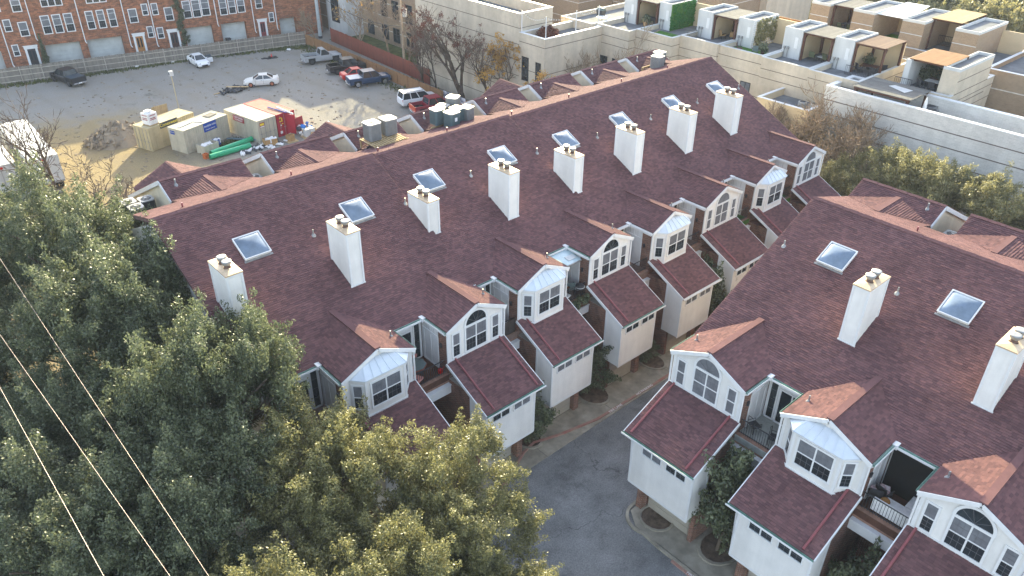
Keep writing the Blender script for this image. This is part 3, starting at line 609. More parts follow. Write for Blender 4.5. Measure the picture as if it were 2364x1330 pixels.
# ------------------------------------------------------------------ aprons, curbs, planting
def sheet(name, pts, z, m, kind='structure', thick=0):
    s = M()
    if thick: s.prism([(x, y, z-thick) for x, y in pts], (0, 0, thick))
    else: s.poly([(x, y, z) for x, y in pts])
    return s.build(name, m, kind=kind)
sheet('pavement', [(8, 23.75), (59, 24.0), (59, 40), (8, 40)], .06, CONC, thick=.06)
sheet('pavement', [(24.35, -10), (36, -10), (36, 17.9), (25.0, 17.9), (24.35, 17.0)], .06, CONC, thick=.06)
for x in range(12, 59, 6):
    sheet('pavement_joint', [(x+.4, 23.8), (x+.43, 23.8), (x+.43, 27), (x+.4, 27)], .064, DARKLINE)
sheet('pavement_joint', [(10, 25.9), (58, 25.95), (58, 25.98), (10, 25.93)], .064, DARKLINE)
sheet('pavement_joint', [(26.6, -9), (26.63, -9), (26.63, 17.5), (26.6, 17.5)], .064, DARKLINE)
curb_of([(8, 23.5), (19.2, 23.5), (21.2, 23.75), (23.6, 24.9), (24.6, 25.1), (26.2, 24.6), (29.0, 24.05), (34, 23.95), (46, 23.95), (59, 23.95)], 'curb', REDCURB)
curb_of([(24.25, -10)]+[(24.25, 15.2)]+arc(25.35, 16.9, 1.1, 205, 90, 8)+[(30, 18.0), (36, 18.0)], 'curb', CONC)
curb_of([(24.08, -10), (24.08, 14.3)], 'curb', REDCURB, h=.1, wd=.14)
def bed(cx, cy, rx, ry, nm='planting_bed', m=SOIL):
    sheet(nm, [(cx+rx*math.cos(a*math.pi/8), cy+ry*math.sin(a*math.pi/8)) for a in range(16)], .09, m, thick=.03)
for (cx, cy, rx, ry) in ((19.0, 25.6, 1.0, 1.5), (24.6, 25.9, .95, 1.25), (30.6, 26.0, 1.1, 1.3), (36.2, 25.8, .9, 1.2), (42.0, 25.8, .9, 1.2), (48.0, 25.8, .9, 1.2), (25.6, 16.6, .95, 1.0), (26.6, 13.2, 1.4, 1.1), (26.6, 6.9, 1.4, 1.0), (26.6, .6, 1.3, 1.0)):
    rx *= .82; ry *= .82; bed(cx, cy, rx, ry)
    s = M()
    for a in (range(16) if (cx, cy) == (25.6, 16.6) else range(4, 13)):
        p0, p1 = [(cx+rx*1.04*math.cos(b*math.pi/8), cy+ry*1.04*math.sin(b*math.pi/8)) for b in (a, a+1)]
        q0, q1 = [(cx+rx*1.2*math.cos(b*math.pi/8), cy+ry*1.18*math.sin(b*math.pi/8)) for b in (a, a+1)]
        s.prism([(*p0, .06), (*q0, .06), (*q1, .06), (*p1, .06)], (0, 0, .1))
    s.build('bed_edging', CONC, kind='structure')
# painted words on the kerbs
def words(text, P, X, Yv, size, m, name='lettering', parent=None, thick=.006, align='CENTER'):
    cu = bpy.data.curves.new(name, 'FONT'); cu.body = text; cu.size = size; cu.align_x = align; cu.align_y = 'CENTER'; cu.extrude = thick/2
    tmp = bpy.data.objects.new(name, cu); COL.objects.link(tmp)
    dg = bpy.context.evaluated_depsgraph_get(); me = bpy.data.meshes.new_from_object(tmp.evaluated_get(dg)); bpy.data.objects.remove(tmp)
    X = Vector(X).normalized(); Yv = Vector(Yv); Yv = (Yv-X*X.dot(Yv)).normalized(); Z = X.cross(Yv)
    R = Matrix(((X.x, Yv.x, Z.x, P[0]), (X.y, Yv.y, Z.y, P[1]), (X.z, Yv.z, Z.z, P[2]), (0, 0, 0, 1)))
    me.transform(R); me.materials.clear(); me.materials.append(m)
    o = bpy.data.objects.new(name, me); COL.objects.link(o); o['kind'] = 'structure' if parent is None else ''
    if parent: o.parent = parent; del o['kind']
    return o
for tx, x in (('FIRE LANE', 30.6), ('NO PARKING', 33.4)): words(tx, (x, 24.03, .14), (1, -.005, 0), (0, 1, 0), .26, WPAINT, 'kerb_lettering')
words('FIRE LANE', (24.01, 12.8, .106), (0, -1, 0), (1, 0, 0), .24, WPAINT, 'kerb_lettering')

# ------------------------------------------------------------------ foliage
def leaf_mesh(name, clumps, nleaf, size, m, seed, aspect=.55):
    r = np.random.default_rng(seed); C = np.array([c[:3] for c in clumps]); R = np.array([c[3] for c in clumps]); W = R**2; W /= W.sum()
    idx = r.choice(len(C), nleaf, p=W); d = r.normal(size=(nleaf, 3)); d /= np.linalg.norm(d, axis=1)[:, None]
    rad = R[idx]*(r.random(nleaf)**.38)*r.uniform(.8, 1.15, nleaf); p = C[idx]+d*rad[:, None]
    nrm = d*.6+r.normal(size=(nleaf, 3))*.75+np.array([0, 0, .35]); nrm /= np.linalg.norm(nrm, axis=1)[:, None]
    a = np.cross(nrm, r.normal(size=(nleaf, 3))); a /= np.linalg.norm(a, axis=1)[:, None]; b = np.cross(nrm, a)
    s = size*r.uniform(.6, 1.35, nleaf)[:, None]; a *= s; b *= s*aspect
    V = np.stack([p-a, p-b*.9+a*.1, p+a, p+b*.9+a*.1], 1).reshape(-1, 3)
    me = bpy.data.meshes.new(name); me.vertices.add(4*nleaf); me.vertices.foreach_set('co', V.astype(np.float32).ravel())
    me.loops.add(4*nleaf); me.loops.foreach_set('vertex_index', np.arange(4*nleaf, dtype=np.int32))
    me.polygons.add(nleaf); me.polygons.foreach_set('loop_start', np.arange(0, 4*nleaf, 4, dtype=np.int32)); me.polygons.foreach_set('loop_total', np.full(nleaf, 4, dtype=np.int32))
    me.update(); me.validate(); me.materials.append(m); return me
def crown_clumps(rx, rz, zc, n, seed, cr=(.55, 1.05), low=-.55):
    r = random.Random(seed); out = []
    lobes = [(math.cos(a)*rx*r.uniform(.35, .62), math.sin(a)*rx*r.uniform(.35, .62), r.uniform(-.25, .45)*rz, r.uniform(.45, .65)) for a in [i*2*math.pi/6+r.uniform(-.3, .3) for i in range(6)]]+[(0, 0, .35*rz, .6)]
    while len(out) < 4*n:
        L = r.choice(lobes); v = Vector((r.gauss(0, 1), r.gauss(0, 1), r.gauss(0, 1))).normalized()
        if v.z < low: continue
        k = r.uniform(.72, 1.02)*L[3]
        p = Vector((L[0]+v.x*rx*k, L[1]+v.y*rx*k, zc+L[2]+v.z*rz*k)); c0 = r.uniform(*cr); out.append((*p, c0))
        g = (v+Vector((r.gauss(0, .45), r.gauss(0, .45), r.uniform(-.1, .7)))).normalized(); ln = r.uniform(.5, 1.25)*c0*1.5
        for i in (1, 2, 3): q = p+g*ln*i/3*1.2; out.append((*q, c0*(.62, .45, .3)[i-1]))
    return out
def limbs(h, rx, rz, zc, seed, r0=.22):
    r = random.Random(seed); t = M(); zt = zc-rz*.45
    t.tube([(0, 0, -.1), (r.uniform(-.1, .1), r.uniform(-.1, .1), zt*.5), (r.uniform(-.2, .2), r.uniform(-.2, .2), zt), (0, 0, zc+rz*.4)], [r0*1.25, r0, r0*.8, r0*.2], 8)
    for i in range(9):
        a = i*2.4+r.uniform(-.3, .3); k = r.uniform(.5, .85); z0 = zt*r.uniform(.7, 1.1); e = (math.cos(a)*rx*k, math.sin(a)*rx*k, zc+rz*r.uniform(-.2, .6)); mid = (e[0]*.45, e[1]*.45, (z0+e[2])/2+.3)
        t.tube([(0, 0, z0), mid, e], [r0*.55, r0*.35, .03], 6)
        for q in range(3):
            b = a+r.uniform(-.9, .9); t.tube([mid, (mid[0]+math.cos(b)*rx*.3, mid[1]+math.sin(b)*rx*.3, mid[2]+rz*r.uniform(.1, .5))], [r0*.25, .02], 5)
    return t
TREEV = []
for k, (m, sd) in enumerate(((LEAF, 11), (LEAF, 23), (LEAFD, 37), (LEAFD, 53))):
    rx, rz, zc = 3.7, 3.3, 6.2
    TREEV.append((leaf_mesh('leaves', crown_clumps(rx, rz, zc, 260, sd, (.30, .75)), 125000, .056, m, sd), limbs(9, rx, rz, zc, sd)))
def bigtree(v, x, y, s, rz, label, sz=1.0, name='oak_tree', grp='evergreen trees at the near end of the long row'):
    T = thing(name, label, 'tree', (x, y, 0), rz, grp); T.scale = (s, s, s*sz)
    me, lm = TREEV[v]; o = bpy.data.objects.new('crown', me); COL.objects.link(o); o.parent = T
    if not hasattr(lm, 'mesh'): lm.mesh = lm.build('trunk', BARK, T).data
    else:
        o = bpy.data.objects.new('trunk', lm.mesh); COL.objects.link(o); o.parent = T
for a in ((2, 7.8, 45.8, 1.16, .3, 'dark green oak touching the far corner of the end wall', 1.3),
          (3, 3.6, 50.0, 1.1, 1.4, 'oak at the left edge just below the trailers', 1.25),
          (3, 7.2, 37.6, 1.2, 2.2, 'tall oak against the end wall below the first chimney', 1.22),
          (2, .8, 41.0, 1.05, 4.0, 'shaded green tree at the left edge crossed by the highest power line', 1.1),
          (3, 8.8, 29.8, 1.02, 5.1, 'oak that hides the foot of the first chimney', 1.42),
          (3, 3.0, 33.0, 1.06, .9, 'shaded green tree under the middle of the power lines', 1.1),
          (2, -1.8, 34.0, 1.0, 2.9, 'shaded green tree at the left edge under the lowest power line', 1.0),
          (3, 5.2, 25.8, 1.05, 1.9, 'green tree right of the power lines below the first chimney', 1.15),
          (1, 10.3, 23.6, 1.0, 3.3, 'sunlit oak in front of the first patio', 1.1),
          (2, 1.6, 27.4, 1.06, .2, 'green tree at the lower left corner between the wires', 1.05),
          (3, -1.6, 28.6, 1.0, 1.7, 'shaded green tree filling the lower left corner', .95),
          (3, 2.6, 22.4, .95, 3.7, 'green tree at the bottom edge between the two lower power lines', .95),
          (0, 14.0, 19.4, .95, 4.4, 'yellow green sunlit oak at the edge of the driveway', 1.0),
          (1, 9.2, 18.8, .95, 1.1, 'sunlit oak at the bottom edge left of the driveway', 1.02),
          (0, 4.8, 20.0, .95, 2.5, 'sunlit oak at the bottom edge beside the last power line', 1.0),
          (1, 13.4, 14.4, .80, 5.6, 'low sunlit oak at the bottom edge nearest the asphalt', .95)):
    bigtree(*a)
BUSHV = []
for k, (m, sd) in enumerate(((LEAFD, 71), (LEAFD, 83))):
    BUSHV.append((leaf_mesh('leaves', crown_clumps(1.0, 1.1, 1.35, 40, sd, (.22, .42), -.8), 7000, .06, m, sd), limbs(2, .8, .9, 1.2, sd, .05)))
def bush(v, x, y, s, sz, label, rz=0, name='shrub'):
    s *= 1.18
    T = thing(name, label, 'shrub', (x, y, .08), rz, 'shrubs planted between the garages'); T.scale = (s, s, s*sz)
    me, lm = BUSHV[v]; o = bpy.data.objects.new('foliage', me); COL.objects.link(o); o.parent = T
    if not hasattr(lm, 'mesh'): lm.mesh = lm.build('stems', BARK, T).data
    else: o = bpy.data.objects.new('stems', lm.mesh); COL.objects.link(o); o.parent = T
for a in ((0, 24.4, 25.3, 1.15, 1.1, 'bushy green shrub at the curb between the second and third garages', .4),
          (1, 30.6, 26.3, 1.05, 1.2, 'dark green shrub below the window box of the clear roofed patio', 1.2),
          (0, 35.8, 26.0, .75, .8, 'small round shrub beside the brick pillar of the fourth garage', 2.0),
          (1, 42.3, 25.7, 1.3, 1.4, 'tall green shrub showing above the corner roof of the right hand row', 3.0),
          (0, 18.6, 25.6, .9, 1.0, 'dark shrub at the left side of the second garage', 4.0),
          (0, 26.3, 13.2, 1.5, 1.45, 'large dark green shrub between the first two garages of the right hand row', 2.6),
          (1, 26.6, 6.8, 1.3, 1.35, 'wispy shrub under the patio with the white sofa', 5.0),
          (1, 48.2, 26.0, 1.0, 1.2, 'shrub between the sixth and seventh garages of the long row', 1.7)):
    bush(*a)
# long hedge trees along the pale wall on the right
HV = [(leaf_mesh('leaves', crown_clumps(2.7, 2.6, 3.7, 120, 91, (.35, .75), -.7), 26000, .13, LEAFH, 91, .22), limbs(6, 2.4, 2.4, 3.4, 91, .12)), (leaf_mesh('leaves', crown_clumps(2.7, 2.6, 3.7, 120, 97, (.35, .75), -.7), 26000, .13, LEAFH, 97, .22), limbs(6, 2.4, 2.4, 3.4, 97, .12))]
for k, (x, y, s, lb) in enumerate(((63.4, 28.0, 1.0, 'small olive green hedge tree beside the bare tree'), (65.2, 24.6, 1.15, 'olive green hedge tree against the pale wall, nearest the bare tree'), (66.0, 20.6, 1.22, 'olive green hedge tree in the middle of the pale wall'), (66.4, 16.6, 1.15, 'olive green hedge tree right of the middle of the pale wall'), (66.4, 12.9, 1.0, 'rightmost olive green hedge tree before the pale wall'))):
    T = thing('hedge_tree', lb, 'tree', (x, y, 0), k*1.3, 'hedge trees along the pale wall'); T.scale = (s, s, s*1.08)
    me, lm = HV[k % 2]; o = bpy.data.objects.new('crown', me); COL.objects.link(o); o.parent = T
    if not hasattr(lm, 'mesh'): lm.mesh = lm.build('trunk', BARK, T).data
    else: o = bpy.data.objects.new('trunk', lm.mesh); COL.objects.link(o); o.parent = T
BARKD = mat('dark_wet_bark', (.115, .085, .065), .95, .3, 2, .1)
def baretree(x, y, h, spread, seed, label, m=TWIGD, leafm=None, nleaf=0, lsize=.12, levels=6, r0=.2, lean=(0, 0), dense=3, name='bare_tree', clump=.12, fork=.25, minr=.022):
    r = random.Random(seed); T = thing(name, label, 'tree', (x, y, 0), 0, 'bare winter trees'); t = M(); tw = M(); tips = []
    def grow(p, d, L, rad, lv):
        n = 3; pts = [p]; q = Vector(p); dd = Vector(d)
        for i in range(n):
            dd = (dd+Vector((r.gauss(0, .13), r.gauss(0, .13), r.gauss(0, .09)+.03))).normalized(); q = q+dd*(L/n); pts.append(tuple(q))
        (t if lv <= 2 else tw).tube(pts, [rad*(1-.5*i/n) for i in range(n+1)], 7 if lv == 0 else (5 if lv < 3 else 3), cap=False)
        if lv >= levels: tips.append(tuple(q)); return
        nb = (dense if lv < 4 else max(2, dense-1)) if lv > 0 else dense+1
        for k in range(nb):
            i = r.randint(1, n) if k else n; a = r.uniform(0, 2*math.pi); tilt = r.uniform(.35, .8)*(1 if k else .6)
            x_ = dd.orthogonal().normalized(); y_ = dd.cross(x_); nd = (dd*math.cos(tilt)+(x_*math.cos(a)+y_*math.sin(a))*math.sin(tilt)*spread+Vector((0, 0, .12))).normalized()
            grow(pts[i], nd, L*r.uniform(.58, .8), max(rad*.58, minr), lv+1)
    grow((0, 0, -.1), Vector((lean[0], lean[1], 1)).normalized(), h*fork*1.3, r0, 0)
    t.build('trunk', BARKD if m is TWIGD else m, T); tw.build('twigs', m, T)
    if leafm and tips:
        sel = [tips[r.randrange(len(tips))] for _ in range(max(6, len(tips)//5))]
        me = leaf_mesh('leaves', [(*p, clump*r.uniform(.6, 1.6)) for p in sel], nleaf, lsize, leafm, seed); o = bpy.data.objects.new('leaves', me); COL.objects.link(o); o.parent = T
    return T
baretree(69.0, 33.2, 13.0, 1.3, 5, 'wide pale bare tree between the end of the long row and the pale wall', TWIG, dense=4, levels=6, r0=.22, fork=.24, minr=.032)
baretree(68.0, 30.6, 11.0, 1.3, 6, 'bare tree leaning over the first hedge tree by the pale wall', TWIG, dense=4, levels=6, r0=.16, fork=.24, minr=.03, lean=(-.1, -.3))
baretree(66.8, 36.2, 10.0, 1.2, 7, 'bare multi stemmed tree below the low tan block', TWIG, dense=4, levels=6, r0=.15, fork=.24, minr=.03)
baretree(12.4, 74.0, 13.0, 1.2, 15, 'large bare tree in front of the white trailers', TWIGD, dense=3, levels=6, r0=.26, fork=.25, minr=.03)
baretree(13.2, 69.5, 8.0, 1.7, 17, 'low bare branches arching over the dirt by the end wall', TWIGD, dense=3, levels=6, r0=.14, lean=(.6, -.2), fork=.27, minr=.026)
baretree(9.0, 79.5, 9, 1.2, 19, 'small bare tree at the left edge beside the trailers', TWIG, dense=3, levels=5, r0=.16, fork=.27)
baretree(59.5, 75.2, 13.5, .95, 25, 'tall bare tree with dark dry seed clusters before the beige wall', TWIGD, LEAFB, 2400, .10, dense=3, r0=.42, clump=.3, fork=.26, name='winter_tree')
baretree(59.6, 84.2, 11, .9, 27, 'bare tree left of the tall seed cluster tree', TWIGD, LEAFB, 500, .1, dense=3, r0=.2, clump=.2, fork=.25)
baretree(59.8, 81.6, 9.5, .9, 28, 'slim bare tree just behind the orange fence', TWIGD, dense=3, r0=.14, fork=.25)
baretree(59.8, 71.6, 11.5, 1.05, 29, 'bare crooked tree right of the tall seed cluster tree', TWIGD, LEAFB, 700, .1, dense=3, r0=.2, clump=.2, lean=(.1, -.2), fork=.25)
baretree(59.6, 68.2, 10.0, 1.0, 31, 'small tree with yellow leaves in front of the beige wall', TWIGD, LEAFY, 2600, .13, dense=3, r0=.15, clump=.4, name='yellow_leaf_tree', fork=.25)
baretree(59.8, 62.4, 9.0, 1.0, 33, 'smaller yellow leaved tree at the corner of the beige building', TWIGD, LEAFY, 1300, .12, dense=3, r0=.12, clump=.35, name='yellow_leaf_tree', fork=.25)
for k, (x, y, h, lb) in enumerate(((66.4, 60.4, 9, 'first bare sapling beyond the beige corner'), (68.0, 58.4, 10, 'bare sapling in front of the tan windows'), (68.2, 54.6, 9, 'bare sapling beside the dark window'), (67.6, 50.5, 8.5, 'bare sapling behind the rooftop air conditioners'), (66.4, 43.0, 6.5, 'pink grey bare sapling beside the tan roof with two fans'))):
    baretree(x, y, h, .8, 40+k, lb, TWIG, dense=3, levels=6, r0=.1, fork=.3)
for k, (x, y, h, lb) in enumerate(((62.6, 104, 10, 'tangled bare tree behind the red fence near the beige apartments'), (63.5, 97.5, 12, 'tall pale bare tree behind the red fence'), (64.0, 93.5, 11, 'bare tree behind the utility pole'), (57.0, 120.5, 9, 'tangle of bare branches before the right end of the brick houses'), (53.2, 121.4, 7.5, 'bare brush against the last brick house'), (60.4, 113.5, 6, 'thin bare tree between the two fences'))):
    baretree(x, y, h, 1.1, 60+k, lb, TWIG, LEAFY if k in (0,) else None, 500, .12, dense=3, levels=6, r0=.16, fork=.26)
# distant evergreen belt
me1 = leaf_mesh('leaves', crown_clumps(5, 4.2, 5.5, 110, 131, (.8, 1.6), -.6), 15000, .3, LEAFH, 131); me2 = leaf_mesh('leaves', crown_clumps(5, 4.2, 5.5, 110, 137, (.8, 1.6), -.6), 15000, .3, LEAF, 137)
FL = limbs(9, 4.5, 4, 5, 131, .3); flm = None
for k in range(14):
    x, y = 124+8*(k % 2)+(k % 3), 62-k*3.4; T = thing('distant_tree', 'evergreen in the belt behind the terraces at the upper right', 'tree', (x, y, -1.0), k*1.1, 'evergreens behind the roof terraces')
    T.scale = (1, 1, 1.0+.1*(k % 3)); o = bpy.data.objects.new('crown', (me1, me2)[k % 2]); COL.objects.link(o); o.parent = T
    if flm is None: flm = FL.build('trunk', BARK, T).data
    else: o = bpy.data.objects.new('trunk', flm); COL.objects.link(o); o.parent = T
def grass_strip(name, pts, n, size, m, seed):
    r = np.random.default_rng(seed); P = np.array(pts, float); i = r.integers(0, len(P)-1, n); k = r.random(n)[:, None]; c = P[i]*(1-k)+P[i+1]*k; c = c+r.normal(size=(n, 2))*.45
    a = r.random(n)*6.28; hh = size*r.uniform(.5, 1.4, n); ww = hh*.35
    V = np.zeros((n, 3, 3)); V[:, 0, :2] = c-np.stack([np.cos(a), np.sin(a)], 1)*ww[:, None]; V[:, 1, :2] = c+np.stack([np.cos(a), np.sin(a)], 1)*ww[:, None]; V[:, 2, :2] = c+r.normal(size=(n, 2))*.06; V[:, 2, 2] = hh
    me = bpy.data.meshes.new(name); me.from_pydata(V.reshape(-1, 3).tolist(), [], [(3*j, 3*j+1, 3*j+2) for j in range(n)]); me.materials.append(m)
    o = bpy.data.objects.new(name, me); COL.objects.link(o); o['kind'] = 'stuff'; tag(o, 'dry weeds and rough grass growing along the fences and round the rubble', 'grass')
grass_strip('weeds', [(14, 120), (27, 117.6), (40, 116), (52, 113.5), (58, 111)], 2600, .3, GRASS, 3)
grass_strip('weeds', [(57.0, 111), (56.6, 95), (56.6, 80)], 1500, .22, GRASS, 4)
grass_strip('weeds', [(29, 81.5), (33, 82.5)], 700, .2, GRASS, 5)
grass_strip('weeds', [(59.0, 112), (59.0, 95), (59.2, 80)], 2600, .5, GRASS, 6)
# ------------------------------------------------------------------ fences
def fence(name, label, P, Q, h, mP, boardw, post, rails, front, mR=None, pmat=None):
    P = Vector((*P, 0)); Q = Vector((*Q, 0)); L = (Q-P).length; X = (Q-P)/L; N = Vector((X.y, -X.x, 0))*front
    T = thing(name, label, 'fence', tuple(P), math.atan2(X.y, X.x)); r = random.Random(hash(label) % 999); s = M(); n = int(L/boardw)
    sg = -front
    for i in range(n):
        s.box((i*boardw, -.012, .05), ((i+1)*boardw-.012, .012+r.uniform(0, .012), h+r.uniform(-.05, .04)))
    s.build('fence_boards', mP, T, kind='stuff')
    for z in rails:
        q = M(); q.box((0, sg*.03 if sg > 0 else -.07, z), (L, sg*.07 if sg > 0 else -.03, z+.09)); q.build('rail', mR or mP, T)
    k = int(L/post)
    for i in range(k+1):
        q = M(); x = L*i/k; q.box((x-.04, (.03 if sg > 0 else -.12), 0), (x+.04, (.12 if sg > 0 else -.03), h+.02)); q.build('post', pmat or mR or mP, T)
    return T
RAILW = mat('pale_rail_wood', (.42, .38, .32), .9, .2, 2)
fence('weathered_fence', 'long weathered grey board fence in front of the brick townhouses', (17.9, 120.2), (58.2, 112.4), 2.1, WOODW, .15, 2.45, (.25, .95, 1.65), 1, RAILW)
fence('weathered_fence', 'lower weathered fence section at the left edge of the lot', (5, 122.6), (17.9, 120.2), 2.0, WOODW, .15, 2.45, (.25, 1.0, 1.6), -1, RAILW)
fence('orange_fence', 'orange stained board fence along the right side of the gravel lot', (58.2, 112.3), (57.6, 70.0), 1.65, WOODO, .15, 2.4, (.3, 1.3), 1)
fence('red_fence', 'dark red board fence behind the utility poles', (62.2, 111.8), (60.9, 84.5), 2.1, WOODR, .15, 2.4, (.3, 1.1, 1.8), -1)
bd = M(); bd.box((57.4, 72.5, 0), (57.5, 76.8, 1.9)); tag(bd.build('graffiti_panel', mat('graffiti_paint', (.75, .74, .76), .7, .9, 1.6, .3, col2=(.04, .04, .07), detail=2), None), 'black and white painted panel standing by the orange fence near the roof', 'panel')

# ------------------------------------------------------------------ brick townhouses across the lot
FO = (18.835, 126.092); FA = math.atan2(-.18911717, .98195453)
def fwin(parent, x0, x1, z0, z1, style='dh', blind=True):
    f = M(); c = .11
    f.box((x0-c, -.06, z0-c), (x1+c, 0, z0)); f.box((x0-c, -.06, z1), (x1+c, 0, z1+c)); f.box((x0-c, -.06, z0), (x0, 0, z1)); f.box((x1, -.06, z0), (x1+c, 0, z1))
    zm = z0+(z1-z0)*.42; f.box((x0, -.05, zm-.03), (x1, 0, zm+.03))
    if style == 'tall': f.box((x0, -.045, z1-.5), (x1, 0, z1-.46))
    w_ = f.build('window', TRIM, parent)
    for a, b, bl in ((z0, zm-.03, 0), (zm+.03, z1, 1)):
        p = M(); p.poly([(x0, -.015, a), (x1, -.015, a), (x1, -.015, b), (x0, -.015, b)]); p.build('pane', (BLIND if blind else GLASS) if bl else (GLASS if blind else GLASS), w_)
    mu = M(); n = 2
    for i in range(1, 3): x = x0+(x1-x0)*i/3; mu.box((x-.01, -.03, z0), (x+.01, -.016, z1))
    for i in (1, 3): z = z0+(z1-z0)*i/4; mu.box((x0, -.03, z-.01), (x1, -.016, z+.01))
    mu.build('muntin', MUNT, w_)
def fhouse(label, x0, x1, wins, doors, garages, pipes):
    T = thing('brick_townhouse', label, 'townhouse', (*FO, 0), FA, 'brick townhouses across the lot')
    b = M(); zt = 12.2
    gs = sorted(garages); xs = x0
    for a, c, zt_ in gs:
        b.box((xs, 0, -.2), (a, 9, 3.1)); b.box((a, 0, zt_), (c, 9, 3.1)) if zt_ < 3.09 else None; b.box((a, 1.0, -.2), (c, 9, 3.1)); xs = c
    b.box((xs, 0, -.2), (x1-.004, 9, 3.1)); b.box((x0, 0, 3.1), (x1-.004, 9, zt)); b.build('brick_wall', FACBRICK, T)
    s = M()
    for a, c, z_ in gs:
        n = int((c-a)/.2)
        for i in range(n): s.box((a+i*.2+.008, -.03, z_), (a+i*.2+.192, .0, z_+.3))
    if gs: s.build('soldier_course', FACBRICK, T)
    for a, c, z_ in gs:
        d = M(); d.box((a, .9, 0), (c, .98, z_)); dd = d.build('garage_door', mat('pale_garage_door', (.50, .52, .50), .6, .12, .7), T)
        for i in range(5): p = M(); p.box((a+.05, .86, .03+i*.6), (c-.05, .9, .03+i*.6+.57)); p.build('door_panel', MATS['pale_garage_door'], dd)
    for wdw in wins: fwin(T, *wdw)
    for a, c, m in doors:
        d = M(); d.box((a, -.08, .3), (a+.28, 0, 3.0)); d.box((c-.28, -.08, .3), (c, 0, 3.0)); d.box((a-.06, -.1, 2.75), (c+.06, 0, 3.1)); d.box((a-.12, -.16, 3.1), (c+.12, 0, 3.22)); ds = d.build('door_surround', TRIM, T)
        d = M(); d.box((a+.28, -.03, .3), (c-.28, 0, 2.75)); dr = d.build('front_door', m, T)
        p = M()
        for i in range(2):
            xa = a+.28+(c-a-.56)*(.16+.42*i); p.poly([(xa, -.034, 1.2), (xa+.22, -.034, 1.2), (xa+.22, -.034, 2.5), (xa, -.034, 2.5)])
        p.build('door_glass', GLASS, dr)
    for x, zb in pipes:
        d = M(); d.tube([(x, -.12, 12), (x, -.12, zb), (x+.12, -.2, zb-.25)], .07, 6); d.build('downspout', TRIM, T)
    rf = M(); rf.box((x0, -.3, zt), (x1-.01, 9.3, zt+.25)); rf.build('roof', SHBASE, T)
    return T
DB = mat('black_door_paint', (.03, .025, .03), .4, .2, 2); DW = mat('oak_door', (.38, .17, .05), .5, .25, 3); DN = mat('navy_brown_door', (.07, .035, .03), .5, .2, 3); DR_ = mat('red_door', (.22, .045, .045), .5, .2, 3)
tall = [(5.0, .95)]
def trip(x): return [(x+d, x+d+.92, 4.5, 6.78, 'tall', True) for d in (0, 1.42, 2.84)]
W3 = [(7.0, 7.9), (8.42, 9.3), (9.84, 10.74)]
fhouse('brick house with a black front door at the left end of the far row', -1.5, 5.85, [(4.2, 5.1, 4.55, 6.25), (2.55, 3.25, 5.35, 6.75), (2.68, 3.28, 2.08, 3.42), (4.12, 5.05, 7.75, 9.6, 'tall'), (1.6, 2.6, 8.0, 9.6)], [(4.0, 5.55, DB)], [(-1.2, 1.2, 2.9)], [(2.1, .9), (5.78, 4.0)])
fhouse('brick house with the first three window row beside the narrow cypress', 5.85, 11.65, [(a, b, 4.5, 6.78, 'tall') for a, b in W3]+[(7.6, 8.35, 8.05, 10), (8.42, 9.2, 8.05, 10), (9.27, 10.0, 8.05, 10)], [], [(6.5, 10.9, 3.0)], [(11.64, 2.9)])
fhouse('brick house with three pale blinds left of the oak front door', 11.65, 17.35, [(a+5.55, b+5.45, 4.5, 6.78, 'tall') for a, b in W3]+[(13.1, 13.85, 7.95, 10), (13.92, 14.7, 7.95, 10), (14.77, 15.5, 7.95, 10)], [], [(11.8, 16.4, 3.05)], [(17.34, 1.6)])
fhouse('brick house with the oak front door and downspouts on both sides', 17.35, 20.95, [(18.05, 19.0, 4.75, 6.5), (19.92, 20.55, 5.6, 7.0), (20.0, 20.62, 2.45, 3.85)], [(17.85, 19.4, DW)], [], [(20.9, 1.2)])
fhouse('brick house with a dark brown door beside the ivy', 20.95, 24.9, [(22.86, 23.82, 4.5, 6.2), (21.3, 22.0, 2.15, 3.55), (21.25, 21.9, 5.5, 6.95)], [(22.6, 24.2, DN)], [], [])
fhouse('brick house with three tall windows right of the ivy', 24.9, 29.95, [(25.45, 26.4, 4.55, 6.85, 'tall'), (26.75, 27.75, 4.55, 6.85, 'tall'), (28.05, 29.05, 4.65, 6.9, 'tall')], [], [(25.05, 29.05, 3.1)], [(29.9, 3.1)])
fhouse('brick house with three tall windows over a dark wheelie bin', 29.95, 35.3, [(30.65, 31.55, 4.45, 6.65, 'tall'), (31.95, 32.85, 4.5, 6.7, 'tall'), (33.25, 34.2, 4.55, 6.7, 'tall')], [], [(30.3, 34.05, 3.15)], [(35.3, 1.5)])
fhouse('brick house with a red door at the right end of the far row', 35.3, 46.0, [(36.0, 36.85, 4.85, 6.3), (37.75, 38.35, 2.65, 3.9)], [(35.85, 37.2, DR_)], [(39.2, 41.8, 2.9)], [(38.75, 1.5)])
c, s_ = math.cos(FA), math.sin(FA)
fw = lambda x, y: (FO[0]+c*x-s_*y, FO[1]+s_*x+c*y)
lm_ = leaf_mesh('foliage', [(random.uniform(-.15, .15)*(1-k/40), random.uniform(-.15, .15), .3+k*.115, .45*(1-k/44)+.05) for k in range(40)], 4200, .09, LEAFD, 201)
T = thing('cypress', 'narrow dark green cypress against the brick wall', 'tree', (*fw(6.15, -.7), 0)); o = bpy.data.objects.new('foliage', lm_); COL.objects.link(o); o.parent = T
q = M(); q.tube([(0, 0, 0), (0, 0, 3)], [.08, .02]); q.build('trunk', BARK, T)
im = leaf_mesh('leaves', [(random.uniform(-.4, .4)+.35*math.sin(k*.3), -.08, .8+k*.16, .34) for k in range(58)], 5200, .1, LEAFD, 203)
T = thing('ivy', 'tall column of dark ivy climbing the brick wall', 'climbing plant', (*fw(24.75, -.05), 0), FA); o = bpy.data.objects.new('leaves', im); COL.objects.link(o); o.parent = T
